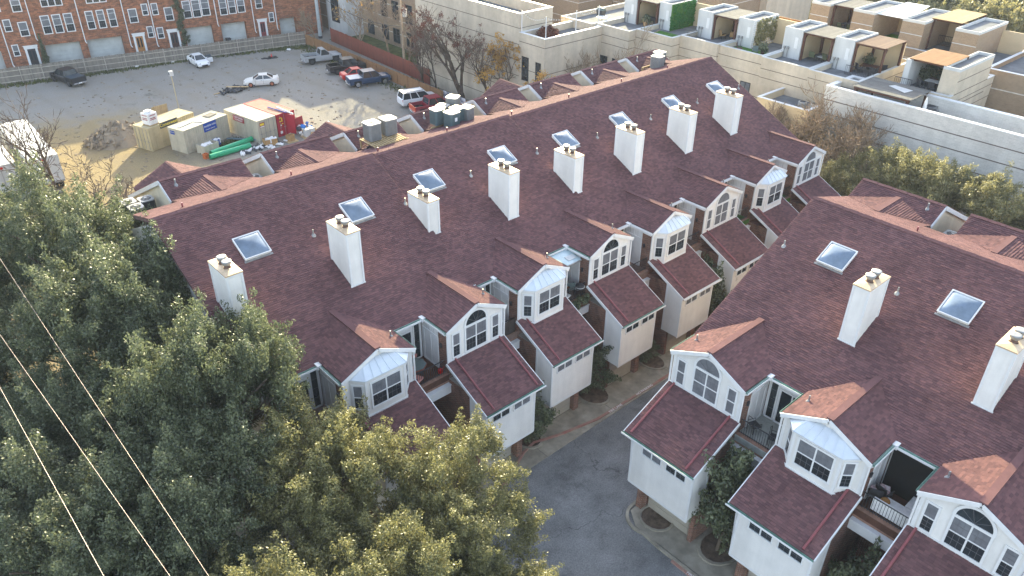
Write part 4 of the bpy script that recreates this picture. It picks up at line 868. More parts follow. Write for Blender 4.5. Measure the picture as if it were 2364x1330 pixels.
q = M(); q.tube([(0, -.05, 0), (.1, -.05, 4), (0, -.05, 9)], [.05, .03, .01]); q.build('stem', BARK, T)
T = thing('wheelie_bin', 'dark wheelie bin beside the pale garage door of a brick house', 'bin', (*fw(30.9, -.6), 0), FA); q = M(); q.prism([(-.3, -.35, .08), (.3, -.35, .08), (.34, -.4, 1.0), (-.34, -.4, 1.0)], (0, .75, 0)); q.build('bin_body', DARKMET, T); q = M(); q.box((-.37, -.45, 1.0), (.37, .4, 1.07)); q.build('lid', DARKMET, T)

# ------------------------------------------------------------------ beige buildings on the right of the lot
def block(name, label, cat, x0, x1, y0, y1, z1, m, par=.55, deck=True, grooves=(), gm=None, vgro=(), gw=.07, capm=None, cap=.05, par_w=.25, z0=0):
    T = thing(name, label, cat, (x0, y0, 0)); X, Y = x1-x0, y1-y0; b = M(); zd = z1-par
    b.box((0, 0, z0), (X, Y, zd)); b.build('wall', m, T); p = M()
    p.box((0, 0, zd), (X, par_w, z1)); p.box((0, Y-par_w, zd), (X, Y, z1)); p.box((0, par_w, zd), (par_w, Y-par_w, z1)); p.box((X-par_w, par_w, zd), (X, Y-par_w, z1)); p.build('parapet', m, T)
    c_ = M(); o_ = .03
    c_.box((-o_, -o_, z1), (X+o_, par_w+o_, z1+cap)); c_.box((-o_, Y-par_w-o_, z1), (X+o_, Y+o_, z1+cap)); c_.box((-o_, par_w+o_, z1), (par_w+o_, Y-par_w-o_, z1+cap)); c_.box((X-par_w-o_, par_w+o_, z1), (X+o_, Y-par_w-o_, z1+cap)); c_.build('coping', capm or TRIM, T)
    if deck: d = M(); d.poly([(par_w, par_w, zd+.012), (X-par_w, par_w, zd+.012), (X-par_w, Y-par_w, zd+.012), (par_w, Y-par_w, zd+.012)]); d.build('roof_deck', ROOFDECK, T)
    if grooves:
        g_ = M()
        for z in grooves: g_.box((-.012, -.012, z), (X*.999, 0.0, z+gw)); g_.box((-.012, 0, z), (0, Y, z+gw))
        for y in vgro: g_.box((-.011, y, z0), (0, y+gw, z1-.1))
        g_.build('reveal_line', gm or DARKLINE, T)
    return T
def bwin(T, y0, y1, z0, z1, m=GLASS, frame=DARKMET, x=0):
    f = M(); f.box((x-.05, y0-.07, z0-.07), (x, y0, z1+.07)); f.box((x-.05, y1, z0-.07), (x, y1+.07, z1+.07)); f.box((x-.05, y0, z0-.07), (x, y1, z0)); f.box((x-.05, y0, z1), (x, y1, z1+.07)); f.box((x-.045, (y0+y1)/2-.04, z0), (x, (y0+y1)/2+.04, z1)); f.box((x-.04, y0, z0+(z1-z0)*.55), (x, (y0+y1)/2-.04, z0+(z1-z0)*.55+.05)); f.box((x-.04, (y0+y1)/2+.04, z0+(z1-z0)*.55), (x, y1, z0+(z1-z0)*.55+.05))
    w_ = f.build('window', frame, T); p = M(); p.poly([(x-.02, y0, z0), (x-.02, y1, z0), (x-.02, y1, z1), (x-.02, y0, z1)]); p.build('pane', m, w_)
T = block('beige_building', 'tall beige block with dark horizontal lines behind the seed cluster tree', 'building', 61.2, 66.4, 67.2, 87.2, 12.2, BEIGE, 1.2, grooves=(1.6, 3.4, 5.2, 7.0, 8.8, 10.6), par_w=.3)
T2 = block('beige_building', 'lower beige block whose roof terrace has plants and string lights', 'building', 61.2, 70.5, 63.0, 67.19, 10.2, BEIGE, .75, grooves=(2.6, 6.2, 9.2), par_w=.3)
bwin(T2, .6, 1.3, 5.2, 7.4); bwin(T2, 2.6, 3.6, 5.0, 7.6)
# plants, poles and lights on that terrace
pm = leaf_mesh('foliage', [(random.uniform(0, 2.6), random.uniform(0, 1.6), random.uniform(.2, .9), random.uniform(.25, .5)) for _ in range(26)], 2600, .1, LEAFB, 301)
T = thing('terrace_plants', 'brown dry plants in a tray on the beige roof terrace', 'plants', (62.6, 64.6, 9.47)); o = bpy.data.objects.new('foliage', pm); COL.objects.link(o); o.parent = T; q = M(); q.box((-.2, -.2, 0), (2.8, 1.8, .25)); q.build('planter', WOODB, T)
T = thing('turf_patch', 'bright green mat on the beige roof terrace', 'mat', (62.1, 63.4, 9.47)); q = M(); q.box((0, 0, 0), (1.6, 1.0, .06)); q.build('mat', TURF, T)
PX = [(61.5, 63.2), (66.2, 63.2), (69.9, 63.2), (61.4, 67.0)]
for k, (x, y) in enumerate(PX):
    T = thing('light_pole', ['white pole at the near corner of the string lit terrace', 'second white pole of the string lit terrace', 'third white pole of the string lit terrace', 'white pole where the string lit terrace meets the tall block'][k], 'pole', (x, y, 10.2), 0, 'poles holding string lights'); q = M(); q.tube([(0, 0, 0), (0, 0, 2.4)], .05, 6); q.build('pole', TRIM, T)
T = thing('string_lights', 'string of small bulbs slung between the white poles', 'lights', (0, 0, 0)); q = M(); bl = M()
for (a, b) in ((0, 1), (1, 2), (0, 3)):
    pts = [(PX[a][0]+(PX[b][0]-PX[a][0])*i/12, PX[a][1]+(PX[b][1]-PX[a][1])*i/12, 12.5-.5*math.sin(math.pi*i/12)) for i in range(13)]; q.tube(pts, .015, 3)
    for p in pts[1:-1]: bl.lathe((p[0], p[1], p[2]-.12), [(.02, .1), (.06, .05), (.04, 0)], 6)
q.build('wire', DARKMET, T); bl.build('bulb', TRIM, T)
# apartments behind the red fence
T = block('apartment_block', 'tan brick apartments with pale lines behind the red fence, far left part', 'building', 66.0, 78, 118.3, 127, 11.6, TANBRICK, .5, grooves=(1.9, 3.9, 5.9, 7.9), gm=PALELINE, gw=.1)
T = block('apartment_block', 'white rendered bay of the apartments with a dark window', 'building', 65.6, 77.9, 112.3, 118.29, 11.2, WSTUC, .5); bwin(T, 2.2, 4.4, 1.8, 5.4)
T = block('apartment_block', 'tan brick apartments with dark windows behind the bare trees', 'building', 68.5, 80, 87.6, 112.29, 9.6, TANBRICK, .5, grooves=(1.9, 3.9, 5.9, 7.9), gm=PALELINE, gw=.1)
for y in (1.5, 4.5, 8.0, 11.0, 14.5, 17.5, 21.5):
    bwin(T, y, y+1.6, 4.0, 6.6); bwin(T, y, y+1.6, .6, 2.6)
sheet('garden_path', [(62.5, 88), (68.4, 88), (68.4, 113), (62.5, 113)], .02, GRASS)
T = block('brown_building', 'large brown block with pale lines behind the string lit terrace', 'building', 83.5, 99, 79.5, 105, 12.4, TANBRICK, .6, grooves=(6.0, 8.2, 10.4, 12.4), gm=PALELINE, gw=.1)
T = block('brown_building', 'second brown block behind the grill terrace', 'building', 90.5, 106, 61.0, 79.3, 12.0, TANBRICK, .6, grooves=(5.4, 7.6, 9.8, 11.9), gm=PALELINE, gw=.1)
for y in (3.0, 8.0): bwin(T, y, y+1.4, 8.2, 9.6)
# pale wall on the right, low tan roof, brown blocks far right
T = block('pale_brick_building', 'long pale grey brick wall with three dark lines and a white coping on the right', 'building', 70.9, 75.8, 2.0, 34.8, 10.0, GREYBRICK, 1.5, grooves=(8.72, 7.42, 6.02, 3.2), gw=.09, par_w=.4, capm=TRIM, cap=.08)
T = block('tan_building', 'low tan block with two roof fans left of the pale wall', 'building', 68.6, 74.5, 34.9, 40.4, 8.0, TANSTUC, .7, grooves=(5.2,), gm=mat('tan_reveal', (.36, .27, .16), .9))
for k, (x, y) in enumerate(((71.3, 37.0), (71.6, 35.9))):
    T = thing('roof_fan', ['left roof fan on the low tan block', 'right roof fan on the low tan block'][k], 'fan', (x, y, 7.3), 0, 'fans on the tan roof'); q = M(); q.lathe((0, 0, 0), [(.42, 0), (.42, .5), (.3, .52)], 16); q.build('housing', ACTOP, T); q = M(); q.lathe((0, 0, .525), [(.3, 0), (.26, .02), (.05, .03)], 16); q.build('grille', DARKMET, T)
T = block('brown_block', 'brown brick block with white lines at the right edge', 'building', 86.5, 101, 14.5, 26.6, 10.6, TANBRICK, .5, grooves=(.8, 2.8, 4.8, 6.8, 8.8), gm=PALELINE, gw=.1, vgro=(4.1,))
T = block('brown_block', 'taller brown brick tower with a small dark window at the right edge', 'building', 86.0, 100, 4.0, 20.6, 12.4, TANBRICK, .5, grooves=(.8, 2.8, 4.8, 6.8, 8.8, 10.8), gm=PALELINE, gw=.1, vgro=(4.1, 12.5)); bwin(T, 13.6, 14.3, 6.2, 7.4)

# ------------------------------------------------------------------ terrace townhouses upper right
def chair(x, y, z, rz, m, label, grp, s=1.0):
    T = thing('patio_chair', label, 'chair', (x, y, z), rz, grp); T.scale = (s, s, s)
    q = M(); q.box((-.28, -.28, .38), (.28, .28, .46)); q.build('seat', m, T); q = M(); q.prism([(-.28, .22, .46), (.28, .22, .46), (.28, .34, .98), (-.28, .34, .98)], (0, .05, 0)); q.build('backrest', m, T)
    for a in (-.26, .26):
        for b in (-.26, .26): q = M(); q.box((a-.02, b-.02, 0), (a+.02, b+.02, .4)); q.build('leg', DARKMET, T)
    for a in (-.3, .3): q = M(); q.box((a-.025, -.25, .62), (a+.025, .26, .66)); q.build('armrest', DARKMET, T)
def table(x, y, z, rz, L, W_, m, label, grp='terrace tables', h=.74, name='patio_table'):
    T = thing(name, label, 'table', (x, y, z), rz, grp); q = M(); q.box((-L/2, -W_/2, h-.05), (L/2, W_/2, h)); q.build('tabletop', m, T)
    for a in (-L/2+.06, L/2-.06):
        for b in (-W_/2+.06, W_/2-.06): q = M(); q.box((a-.03, b-.03, 0), (a+.03, b+.03, h-.05)); q.build('leg', DARKMET, T)
def pergola(label, x0, x1, y0, y1, z0, z1, m, mp, n=22, axis='x', posts=True, gap=.35):
    T = thing('pergola', label, 'pergola', (x0, y0, z0), 0, 'timber pergolas on the roof terraces'); X, Y, h = x1-x0, y1-y0, z1-z0
    if posts:
        for a, b in ((.12, .12), (.12, Y-.12), (X-.12, .12), (X-.12, Y-.12)):
            q = M(); q.box((a-.1, b-.1, 0), (a+.1, b+.1, h-.25)); q.build('post', mp, T)
        for b in (.12, Y-.12):
            q = M(); q.bar((.2, b, h-.75), (.65, b, h-.25), .09); q.build('brace', mp, T)
    for a in (.12, X-.12): q = M(); q.box((a-.06, -.05, h-.25), (a+.06, Y+.05, h-.05)); q.build('beam', mp, T)
    q = M()
    for i in range(n):
        if axis == 'x': wd = Y/n; q.box((-.2, i*wd, h-.05), (X+.2, i*wd+wd*(1-gap*.4), h+.0))
        else: wd = X/n; q.box((i*wd, -.2, h-.05), (i*wd+wd*(1-gap*.4), Y+.2, h))
    q.build('slats', m, T, kind='stuff')
def handrail(label, pts, z, h=.95):
    T = thing('terrace_railing', label, 'railing', (0, 0, 0), 0, 'dark metal railings on the roof terraces'); q = M()
    for i in range(len(pts)-1):
        a, b = Vector((*pts[i], z)), Vector((*pts[i+1], z)); L = (b-a).length; n = int(L/.16)
        q.bar(a+Vector((0, 0, h)), b+Vector((0, 0, h)), .05)
        q.bar(a+Vector((0, 0, .1)), b+Vector((0, 0, .1)), .03)
        for k in range(n+1): p = a.lerp(b, k/n); q.bar(p, p+Vector((0, 0, h)), .022)
    q.build('bars', DARKMET, T)
def bulkhead(T, x0, x1, y0, y1, z0, z1, m, o):
    b = M(); b.box((x0, y0, z0), (x1, y1, z1-.28)); w_ = b.build('stair_bulkhead', m, T); p = M(); q = .16; zd = z1-.28
    p.box((x0, y0, zd), (x1, y0+q, z1)); p.box((x0, y1-q, zd), (x1, y1, z1)); p.box((x0, y0+q, zd), (x0+q, y1-q, z1)); p.box((x1-q, y0+q, zd), (x1, y1-q, z1)); p.build('bulkhead_parapet', WSTUC, w_)
    d = M(); d.poly([(x0+q, y0+q, zd+.01), (x1-q, y0+q, zd+.01), (x1-q, y1-q, zd+.01), (x0+q, y1-q, zd+.01)]); d.build('bulkhead_roof', ROOFDECK, w_)
    return w_
TB = [(62.0, 63.9), (57.1, 58.9), (51.7, 53.7), (46.7, 48.7), (41.2, 43.3), (35.8, 37.9), (30.4, 32.7)]
UF = [70.4, 71.6, 73.0, 73.3, 73.1, 73.0]; ZP = [10.4, 10.5, 10.6, 10.5, 10.45, 10.4]
NAMES = ['terrace house with the black sofa under a grey pergola, next to the green wall', 'terrace house with a turf roof garden and a green hedge wall', 'terrace house with a grey pergola and wicker chairs', 'terrace house with a vine covered lattice and orange fence behind', 'terrace house with two green chairs under a grey pergola', 'terrace house with a brown grey pergola and a dining table']
for k in range(6):
    y1 = TB[k][1]; y0 = TB[k+1][1]; xf = UF[k]; zp = ZP[k]; xb = 75.0+.07*(60-y0)
    T = block('terrace_house', NAMES[k], 'townhouse', xf, 84.0, y0+.01, y1, zp, BEIGE, .5, grooves=(6.2, 8.4, 9.6 if k % 2 else 9.3), gw=.06, vgro=(), capm=WSTUC, par_w=.22)
    X = lambda v: v-xf; Y = lambda v: v-y0-.01
    b0, b1 = Y(TB[k][0]), Y(TB[k][1])-.02
    zdk = zp-.5
    w_ = bulkhead(T, X(xb), X(xb+4.6), b0, b1, zdk, 13.0, WSTUC, 0)
    q = M(); q.box((X(xb)+4.3, .05, zdk), (X(xb)+4.5, b0, 12.6)); q.build('terrace_back_wall', TANSTUC, T)
    q = M(); q.box((X(xb)+.4, b0-.02, zdk), (X(xb)+4.2, b0-.003, 12.6)); q.build('terrace_side_wall', TANSTUC, T)
    q = M(); q.box((X(xb)-.03, b0+.4, zdk+1.1), (X(xb), b0+.75, zdk+2.2)); q.build('access_panel', TRIM, w_)
    q = M()
    for yy in (b1-.35, b1-.75): q.tube([(X(xb)-.12, yy, zdk), (X(xb)-.12, yy, zdk+.5), (X(xb)-.1, yy, zdk+.95)], .05, 6); q.box((X(xb)-.2, yy-.09, zdk+.9), (X(xb)-.02, yy+.09, zdk+1.15))
    q.build('roof_vents', STEEL, T)
    for yy in (1.0, 3.0):
        if k in (0, 1, 2, 3): bwin(T, yy, yy+1.1, 5.4 if k % 2 else 4.8, 7.4 if k % 2 else 6.9, BLIND if k % 2 else GLASS)
    mW, mP = [(WOODG, WOODB), (None, None), (WOODG, WOODB), (None, None), (WOODG, WOODB), (mat('brown_grey_pergola_wood', (.24, .165, .12), .9, .2, 2, .15, island=.5, col2=(.15, .10, .08)), WOODB)][k]
    if mW: pergola(['grey pergola over the black sofa', '', 'grey pergola between two white stair heads with wicker chairs', '', 'grey pergola over two green chairs', 'brown grey pergola over the dining table'][k], xb+.1, xb+4.2, TB[k+1][1]+.02, TB[k][0]-.02, zdk, 12.85, mW, mP)
# last bulkhead and the orange pergola house
T = block('terrace_house', 'end terrace house with the bright orange pergola and a large dark shrub', 'townhouse', 75.9, 86.0, 25.5, 30.39, 10.2, BEIGE, .3, grooves=(6.4, 8.2, 9.4), capm=WSTUC, gw=.06)
w_ = bulkhead(T, .6, 8.2, -.02, 1.5, 9.85, 12.6, BEIGE, 0); q = M()
for z in (9.0, 10.2, 11.4): q.box((.65 if z > 10 else .0, -.035, z), (8.2, -.02, z+.06))
q.build('reveal_line', DARKLINE, T)
q = M(); q.box((5.6, 1.52, 9.9), (5.8, 4.8, 12.3)); q.build('terrace_back_wall', TANSTUC, T)
bulkhead(T, .5, 5.6, 4.35, 4.87, 9.9, 12.5, WSTUC, 0)
pergola('bright orange stained pergola on the end terrace', 76.7, 81.4, 26.8, 30.2, 9.9, 12.62, WOODO, WOODB, 20)
pergola('wide grey pergola with a white patch in front of the end terrace', 71.5, 75.6, 27.3, 32.4, 8.5, 10.45, WOODG, WOODB, 24, axis='y')
q = M(); q.prism([(73.0, 28.4, 10.465), (74.2, 28.2, 10.465), (74.5, 30.0, 10.465), (73.9, 30.3, 10.465)], (0, 0, .03)); tag(q.build('white_sheet', WSTUC, None), 'white sheet lying on the wide grey pergola', 'sheet')
for k in range(2):
    T = thing('rooftop_ac', ['left of the two flat air conditioners beside the end terrace', 'right of the two flat air conditioners beside the end terrace'][k], 'air conditioner', (74.0+k*.95, 26.0+k*.5, 8.52), 0, 'flat air conditioners'); q = M(); q.box((-.45, -.45, .05), (.45, .45, .8)); q.build('cabinet', ACGREY, T); q = M(); q.lathe((0, 0, .8), [(.38, 0), (.36, .03), (.05, .04)], 14); q.build('fan_guard', DARKMET, T)
q = M(); q.lathe((0, 0, 0), [(.12, 0), (.03, .1), (.03, 2.0), (.05, 2.02), (1.2, 1.9), (.1, 2.35)], 10)
T = thing('parasol', 'closed white parasol beside the wide grey pergola', 'parasol', (72.6, 26.2, 8.52)); q = M(); q.tube([(0, 0, 0), (0, 0, 2.1)], .04, 6); q.build('pole', TRIM, T); q = M(); q.lathe((0, 0, .9), [(.05, 0), (.2, .1), (.13, .9), (.03, 1.3)], 8); q.build('canopy', WBAG, T)
# furniture
zt_ = 9.95
T = thing('sofa', 'black sofa under the first grey pergola', 'sofa', (77.0, 60.3, zt_), math.pi/2)
for nm, a, b in (('seat', (-.9, -.4, .1), (.9, .4, .42)), ('backrest', (-.9, .3, .42), (.9, .5, .85)), ('armrest', (-1.05, -.4, .1), (-.9, .5, .6)), ('armrest', (.9, -.4, .1), (1.05, .5, .6))): q = M(); q.box(a, b); q.build(nm, DARKMET, T)
hm = leaf_mesh('foliage', [(random.uniform(0, .05), random.uniform(.2, 4.4), random.uniform(.2, 2.9), .2) for _ in range(150)], 9000, .08, mat('bright_hedge_leaves', (.05, .20, .04), .6, 0, 1.2, .2, island=.6, col2=(.02, .09, .02)), 311)
T = thing('green_wall', 'bright green hedge panel on the side of a white stair head', 'hedge', (75.2, 57.02, 10.0), -math.pi/2); o = bpy.data.objects.new('foliage', hm); COL.objects.link(o); o.parent = T; q = M(); q.box((-.02, .1, .0), (.0, 4.5, 2.95)); q.build('panel', TURF, T)
T = thing('turf_lawn', 'green turf rectangle on the second terrace', 'turf', (72.0, 54.2, 10.02)); q = M(); q.box((.1, .1, 0), (2.6, 3.6, .06)); q.build('turf', TURF, T)
T = thing('turf_lawn', 'dark green turf on the chair terrace in front of the vine lattice', 'turf', (73.6, 44.2, 10.02)); q = M(); q.box((.1, .1, 0), (2.6, 4.0, .05)); q.build('turf', TURF, T)
vm = leaf_mesh('foliage', [(random.uniform(-.05, .15), random.uniform(.6, 4.4)**1.0, random.uniform(.4, 2.9), random.uniform(.12, .3)) for _ in range(120)], 5500, .09, LEAFH, 313)
T = thing('lattice_vine', 'vine growing over the white lattice on a stair head', 'climbing plant', (75.9, 46.66, 10.0), -math.pi/2); o = bpy.data.objects.new('foliage', vm); COL.objects.link(o); o.parent = T
q = M()
for i in range(12): q.box((-.03, .1, .2+i*.24), (0, 4.5, .24+i*.24)); q.box((-.025, .1+i*.39, .1), (.005, .14+i*.39, 2.95))
q.build('lattice', TRIM, T)
q = M(); q.box((82.2, 42.5, 10), (82.35, 47.5, 12.4)); tag(q.build('orange_screen', WOODO, None), 'orange board screen behind the vine lattice', 'screen')
for a in ((73.9, 46.6, 10.05, .5, WOODB, 'brown chair on the dark turf terrace', 'chairs on the dark turf terrace'), (74.6, 45.2, 10.05, 2.2, ACBLUE, 'teal grey chair on the dark turf terrace', 'chairs on the dark turf terrace'), (77.0, 51.0, 10.1, 1.2, CARDB, 'left wicker chair under the middle grey pergola', 'wicker chairs'), (77.4, 50.0, 10.1, 2.2, CARDB, 'right wicker chair under the middle grey pergola', 'wicker chairs'),
          (77.6, 40.3, 9.95, 1.8, LEAFD, 'left green chair under the grey pergola', 'green chairs'), (77.9, 38.9, 9.95, 1.3, LEAFD, 'right green chair under the grey pergola', 'green chairs'), (77.5, 35.1, 9.9, 1.0, DARKMET, 'dark dining chair left of the pergola table', 'dark dining chairs'), (77.3, 33.6, 9.9, 1.6, DARKMET, 'dark dining chair in front of the pergola table', 'dark dining chairs'), (78.9, 33.4, 9.9, 2.4, DARKMET, 'dark dining chair right of the pergola table', 'dark dining chairs'),
          (77.0, 28.7, 9.92, 1.0, DARKMET, 'dark chair left of the orange pergola table', 'dark chairs under the orange pergola'), (77.0, 27.7, 9.92, 1.6, DARKMET, 'dark chair in front of the orange pergola table', 'dark chairs under the orange pergola'), (77.1, 26.8, 9.92, 2.1, DARKMET, 'dark chair right of the orange pergola table', 'dark chairs under the orange pergola')):
    chair(*a)
table(78.2, 34.4, 9.9, .2, 1.0, 1.6, WOODB, 'dark dining table under the brown grey pergola'); table(78.0, 27.6, 9.92, 0, .9, 2.2, WSTUC, 'white clothed table under the orange pergola'); table(78.0, 39.5, 9.95, 0, .6, .6, WSTUC, 'small white table between the green chairs', h=.5)
sm_ = leaf_mesh('foliage', [(random.gauss(0, .6), random.gauss(0, .8), 1.2+random.gauss(0, .45), .45) for _ in range(30)], 3600, .1, LEAFD, 317)
T = thing('potted_shrub', 'large dark shrub under the orange pergola', 'plant', (79.6, 28.6, 9.9)); o = bpy.data.objects.new('foliage', sm_); COL.objects.link(o); o.parent = T; q = M(); q.lathe((0, 0, 0), [(.3, 0), (.42, .6)], 10); q.build('pot', WOODB, T)
for k, (x, y, lb) in enumerate(((75.2, 44.6, 'palm like plant at the edge of the dark turf terrace'), (79.0, 34.9, 'green plant on the pergola dining table'), (75.2, 60.6, 'small plant beside the black sofa'))):
    T = thing('potted_plant', lb, 'plant', (x, y, 10.0), k, 'potted terrace plants'); o = bpy.data.objects.new('foliage', leaf_mesh('foliage', [(random.gauss(0, .25), random.gauss(0, .25), .8+random.gauss(0, .2), .3) for _ in range(10)], 700, .12, LEAFD, 321+k)); COL.objects.link(o); o.parent = T; q = M(); q.lathe((0, 0, 0), [(.18, 0), (.26, .45)], 10); q.build('pot', [WOODB, DARKMET, CARDB][k], T)
handrail('dark railing in front of the brown grey pergola', [(75.9, 35.7), (75.9, 32.8)], 9.9)
handrail('dark railing beside the orange pergola', [(76.0, 30.8), (76.0, 29.2)], 9.9)
handrail('thin railing on the terrace left of the wicker chairs', [(73.2, 53.0), (75.0, 53.0)], 10.3, .7)
T = thing('grill', 'dark barbecue grill on the left terrace', 'grill', (73.6, 66.2, 10.2)); q = M(); q.box((-.3, -.5, .5), (.3, .5, .85)); q.build('firebox', DARKMET, T); q = M(); q.prism([(-.3, -.5, .85), (.3, -.5, .85), (.2, -.5, 1.15), (-.2, -.5, 1.15)], (0, 1, 0)); q.build('lid', ACBLUE, T); q = M(); q.box((-.25, -.45, 0), (.25, .45, .5)); q.build('cart', DARKMET, T)
T = block('terrace_house', 'left terrace house with the grill and a round glass table', 'townhouse', 69.6, 84, 63.95, 69.0, 10.4, BEIGE, .5, grooves=(6.2, 9.2), capm=WSTUC, par_w=.22); bwin(T, .8, 1.6, 4.4, 7.4, BLIND, TANSTUC); bwin(T, 2.2, 3.0, 4.4, 7.4, BLIND, TANSTUC)
T = thing('round_table', 'pale round glass table on the grill terrace', 'table', (72.4, 64.9, 9.92)); q = M(); q.lathe((0, 0, .7), [(.65, 0), (.66, .02), (.65, .04)], 20); q.build('tabletop', METROOF, T); q = M(); q.lathe((0, 0, 0), [(.3, 0), (.05, .05), (.05, .7)], 10); q.build('pedestal', STEEL, T)
# second row
RB = [(45.2, 47.5), (39.9, 42.4), (34.4, 36.8), (28.9, 31.3)]
lb2 = ['rear terrace house with a dark dining set under its grey pergola', 'rear terrace house with a shade sail over its turf', 'rear terrace house with the wide pale pergola', 'rear terrace house at the right end with a metal railing']
for k, (a, b) in enumerate(RB):
    y0 = RB[k+1][1] if k < 3 else 26.4; T = block('rear_terrace_house', lb2[k], 'townhouse', 88.4, 99, y0+.01, b, 10.4, TANBRICK, .3, capm=WSTUC, grooves=(5, 7.2, 9.4), gm=PALELINE)
    w_ = bulkhead(T, .4, 7.6, a-y0-.01, b-y0-.03, 10.1, 13.2, TANBRICK, 0); q = M(); q.box((.36, a-y0-.03, 12.96), (.399, b-y0-.03, 13.22)); q.box((.36, a-y0-.06, 12.96), (7.6, a-y0-.012, 13.22)); q.box((.38, a-y0-.03, 11.7), (.399, b-y0-.03, 11.78)); q.build('white_band', WSTUC, w_)
    q = M(); q.box((7.0, .1, 10.1), (7.2, a-y0, 12.4)); q.build('terrace_back_wall', TANSTUC, T)
pergola('grey pergola over the rear dining set', 89.6, 94.0, 42.4, 45.2, 10.1, 13.1, WOODG, WOODB)
pergola('wide pale pergola on the rear terraces', 90.6, 96.6, 31.4, 34.5, 10.1, 13.4, PALLET, WOODB, 18)
q = M(); q.poly([(89.2, 40.0, 13.0), (95.5, 39.6, 13.4), (95.5, 37.0, 13.4), (90.5, 37.1, 12.7)]); q.prism([(89.2, 40.0, 13.02), (95.5, 39.6, 13.42), (95.5, 37.0, 13.42), (90.5, 37.1, 12.72)], (0, 0, .03)); tag(q.build('shade_sail', WBAG, None), 'white shade sail over the rear turf terrace', 'shade sail')
table(91.5, 43.8, 10.1, 0, 1, 1.6, DARKMET, 'dark dining table under the rear grey pergola')
for k, (x, y, rz) in enumerate(((90.6, 44.4, 1.5), (90.6, 43.2, 1.6), (92.5, 43.8, 4.7))): chair(x, y, 10.1, rz, LEAFD, ['left green chair under the rear grey pergola', 'right green chair under the rear grey pergola', 'far green chair under the rear grey pergola'][k], 'rear dining chairs')
T = thing('turf_lawn', 'green turf under the white shade sail', 'turf', (88.8, 37.0, 10.12)); q = M(); q.box((.2, .1, 0), (5, 2.7, .05)); q.build('turf', TURF, T)
handrail('dark railing under the wide pale pergola', [(93.2, 34.3), (93.2, 31.6)], 10.1, 1.1)
T = block('far_house', 'tan house between the terraces and the far trees', 'building', 100, 112, 60, 72, 12.0, BEIGE, .4)
# ------------------------------------------------------------------ vehicles (x forward)
def paint(name, col, rough=.3): return mat(name, col, rough, .03, 2, .6)
PW = paint('white_car_paint', (.74, .74, .74)); PB = paint('black_car_paint', (.012, .012, .015)); PS = paint('silver_car_paint', (.33, .34, .35)); PR = paint('red_car_paint', (.50, .02, .015)); PBL = paint('blue_car_paint', (.012, .04, .10)); PDR = paint('dark_red_car_paint', (.26, .015, .03)); PO = paint('orange_red_tailgate', (.55, .07, .02)); PGW = paint('champagne_white_paint', (.66, .64, .60))
def wheel(T, x, y, r, wd, rim):
    q = M(); s = 1 if y > 0 else -1; y0, y1 = y-s*wd, y
    n = 14; b = len(q.v)
    for yy in (y0, y1):
        for i in range(n): a = 2*math.pi*i/n; q.v.append((x+r*math.cos(a), yy, r+r*math.sin(a)))
    for i in range(n): j = (i+1) % n; q.f.append((b+i, b+j, b+n+j, b+n+i))
    q.f.append(tuple(b+i for i in range(n-1, -1, -1))); q.f.append(tuple(b+n+i for i in range(n))); w_ = q.build('wheel', BLACK, T)
    q = M(); q.poly([(x+r*.66*math.cos(2*math.pi*i/12), y+s*.008, r+r*.66*math.sin(2*math.pi*i/12)) for i in range(12)]); q.build('rim', rim, w_)
def loft(q, st):
    base = len(q.v)
    for x, zb, zt, hw in st:
        for y, z in ((-hw*.9, zb), (-hw, zb+(zt-zb)*.35), (-hw*.985, zb+(zt-zb)*.8), (-hw*.86, zt), (hw*.86, zt), (hw*.985, zb+(zt-zb)*.8), (hw, zb+(zt-zb)*.35), (hw*.9, zb)): q.v.append((x, y, z))
    n = 8
    for i in range(len(st)-1):
        for k in range(n): k2 = (k+1) % n; q.f.append((base+i*n+k, base+(i+1)*n+k, base+(i+1)*n+k2, base+i*n+k2))
    q.f.append(tuple(base+k for k in range(n))); e = base+(len(st)-1)*n; q.f.append(tuple(e+k for k in range(n-1, -1, -1)))
def cabin(T, xb0, xt0, xt1, xb1, zb, zt, wb, wt, m, pillars):
    q = M(); v = [(xb0, -wb, zb), (xb1, -wb, zb), (xt1, -wt, zt), (xt0, -wt, zt), (xb0, wb, zb), (xb1, wb, zb), (xt1, wt, zt), (xt0, wt, zt)]; q.v = v; q.f = [(0, 1, 2, 3), (7, 6, 5, 4), (0, 4, 5, 1), (1, 5, 6, 2), (3, 2, 6, 7), (4, 0, 3, 7)]; q.build('window_glass', GLASS, T)
    q = M(); q.prism([(xt0-.03, -wt-.02, zt-.02), (xt1+.03, -wt-.02, zt-.02), (xt1+.03, wt+.02, zt-.02), (xt0-.03, wt+.02, zt-.02)], (0, 0, .06)); q.build('roof', m, T)
    q = M()
    for s in (-1, 1):
        q.bar((xb0, s*wb, zb), (xt0, s*wt, zt), .09); q.bar((xb1, s*wb, zb), (xt1, s*wt, zt), .08)
        for k in pillars: q.bar((xb0+(xb1-xb0)*k, s*(wb+.005), zb), (xt0+(xt1-xt0)*k, s*(wt+.005), zt), .09)
    q.build('pillar', m, T)
def lights(T, xf, xr, w_, zf, zr):
    for s in (-1, 1):
        q = M(); q.box((xf-.12, s*w_-.2 if s > 0 else s*w_, zf-.09), (xf+.012, s*w_ if s > 0 else s*w_+.2, zf+.08)); q.build('headlight', CHROME, T)
        q = M(); q.box((xr-.012, s*w_-.2 if s > 0 else s*w_, zr-.14), (xr+.12, s*w_ if s > 0 else s*w_+.2, zr+.12)); q.build('tail_light', REDL, T)
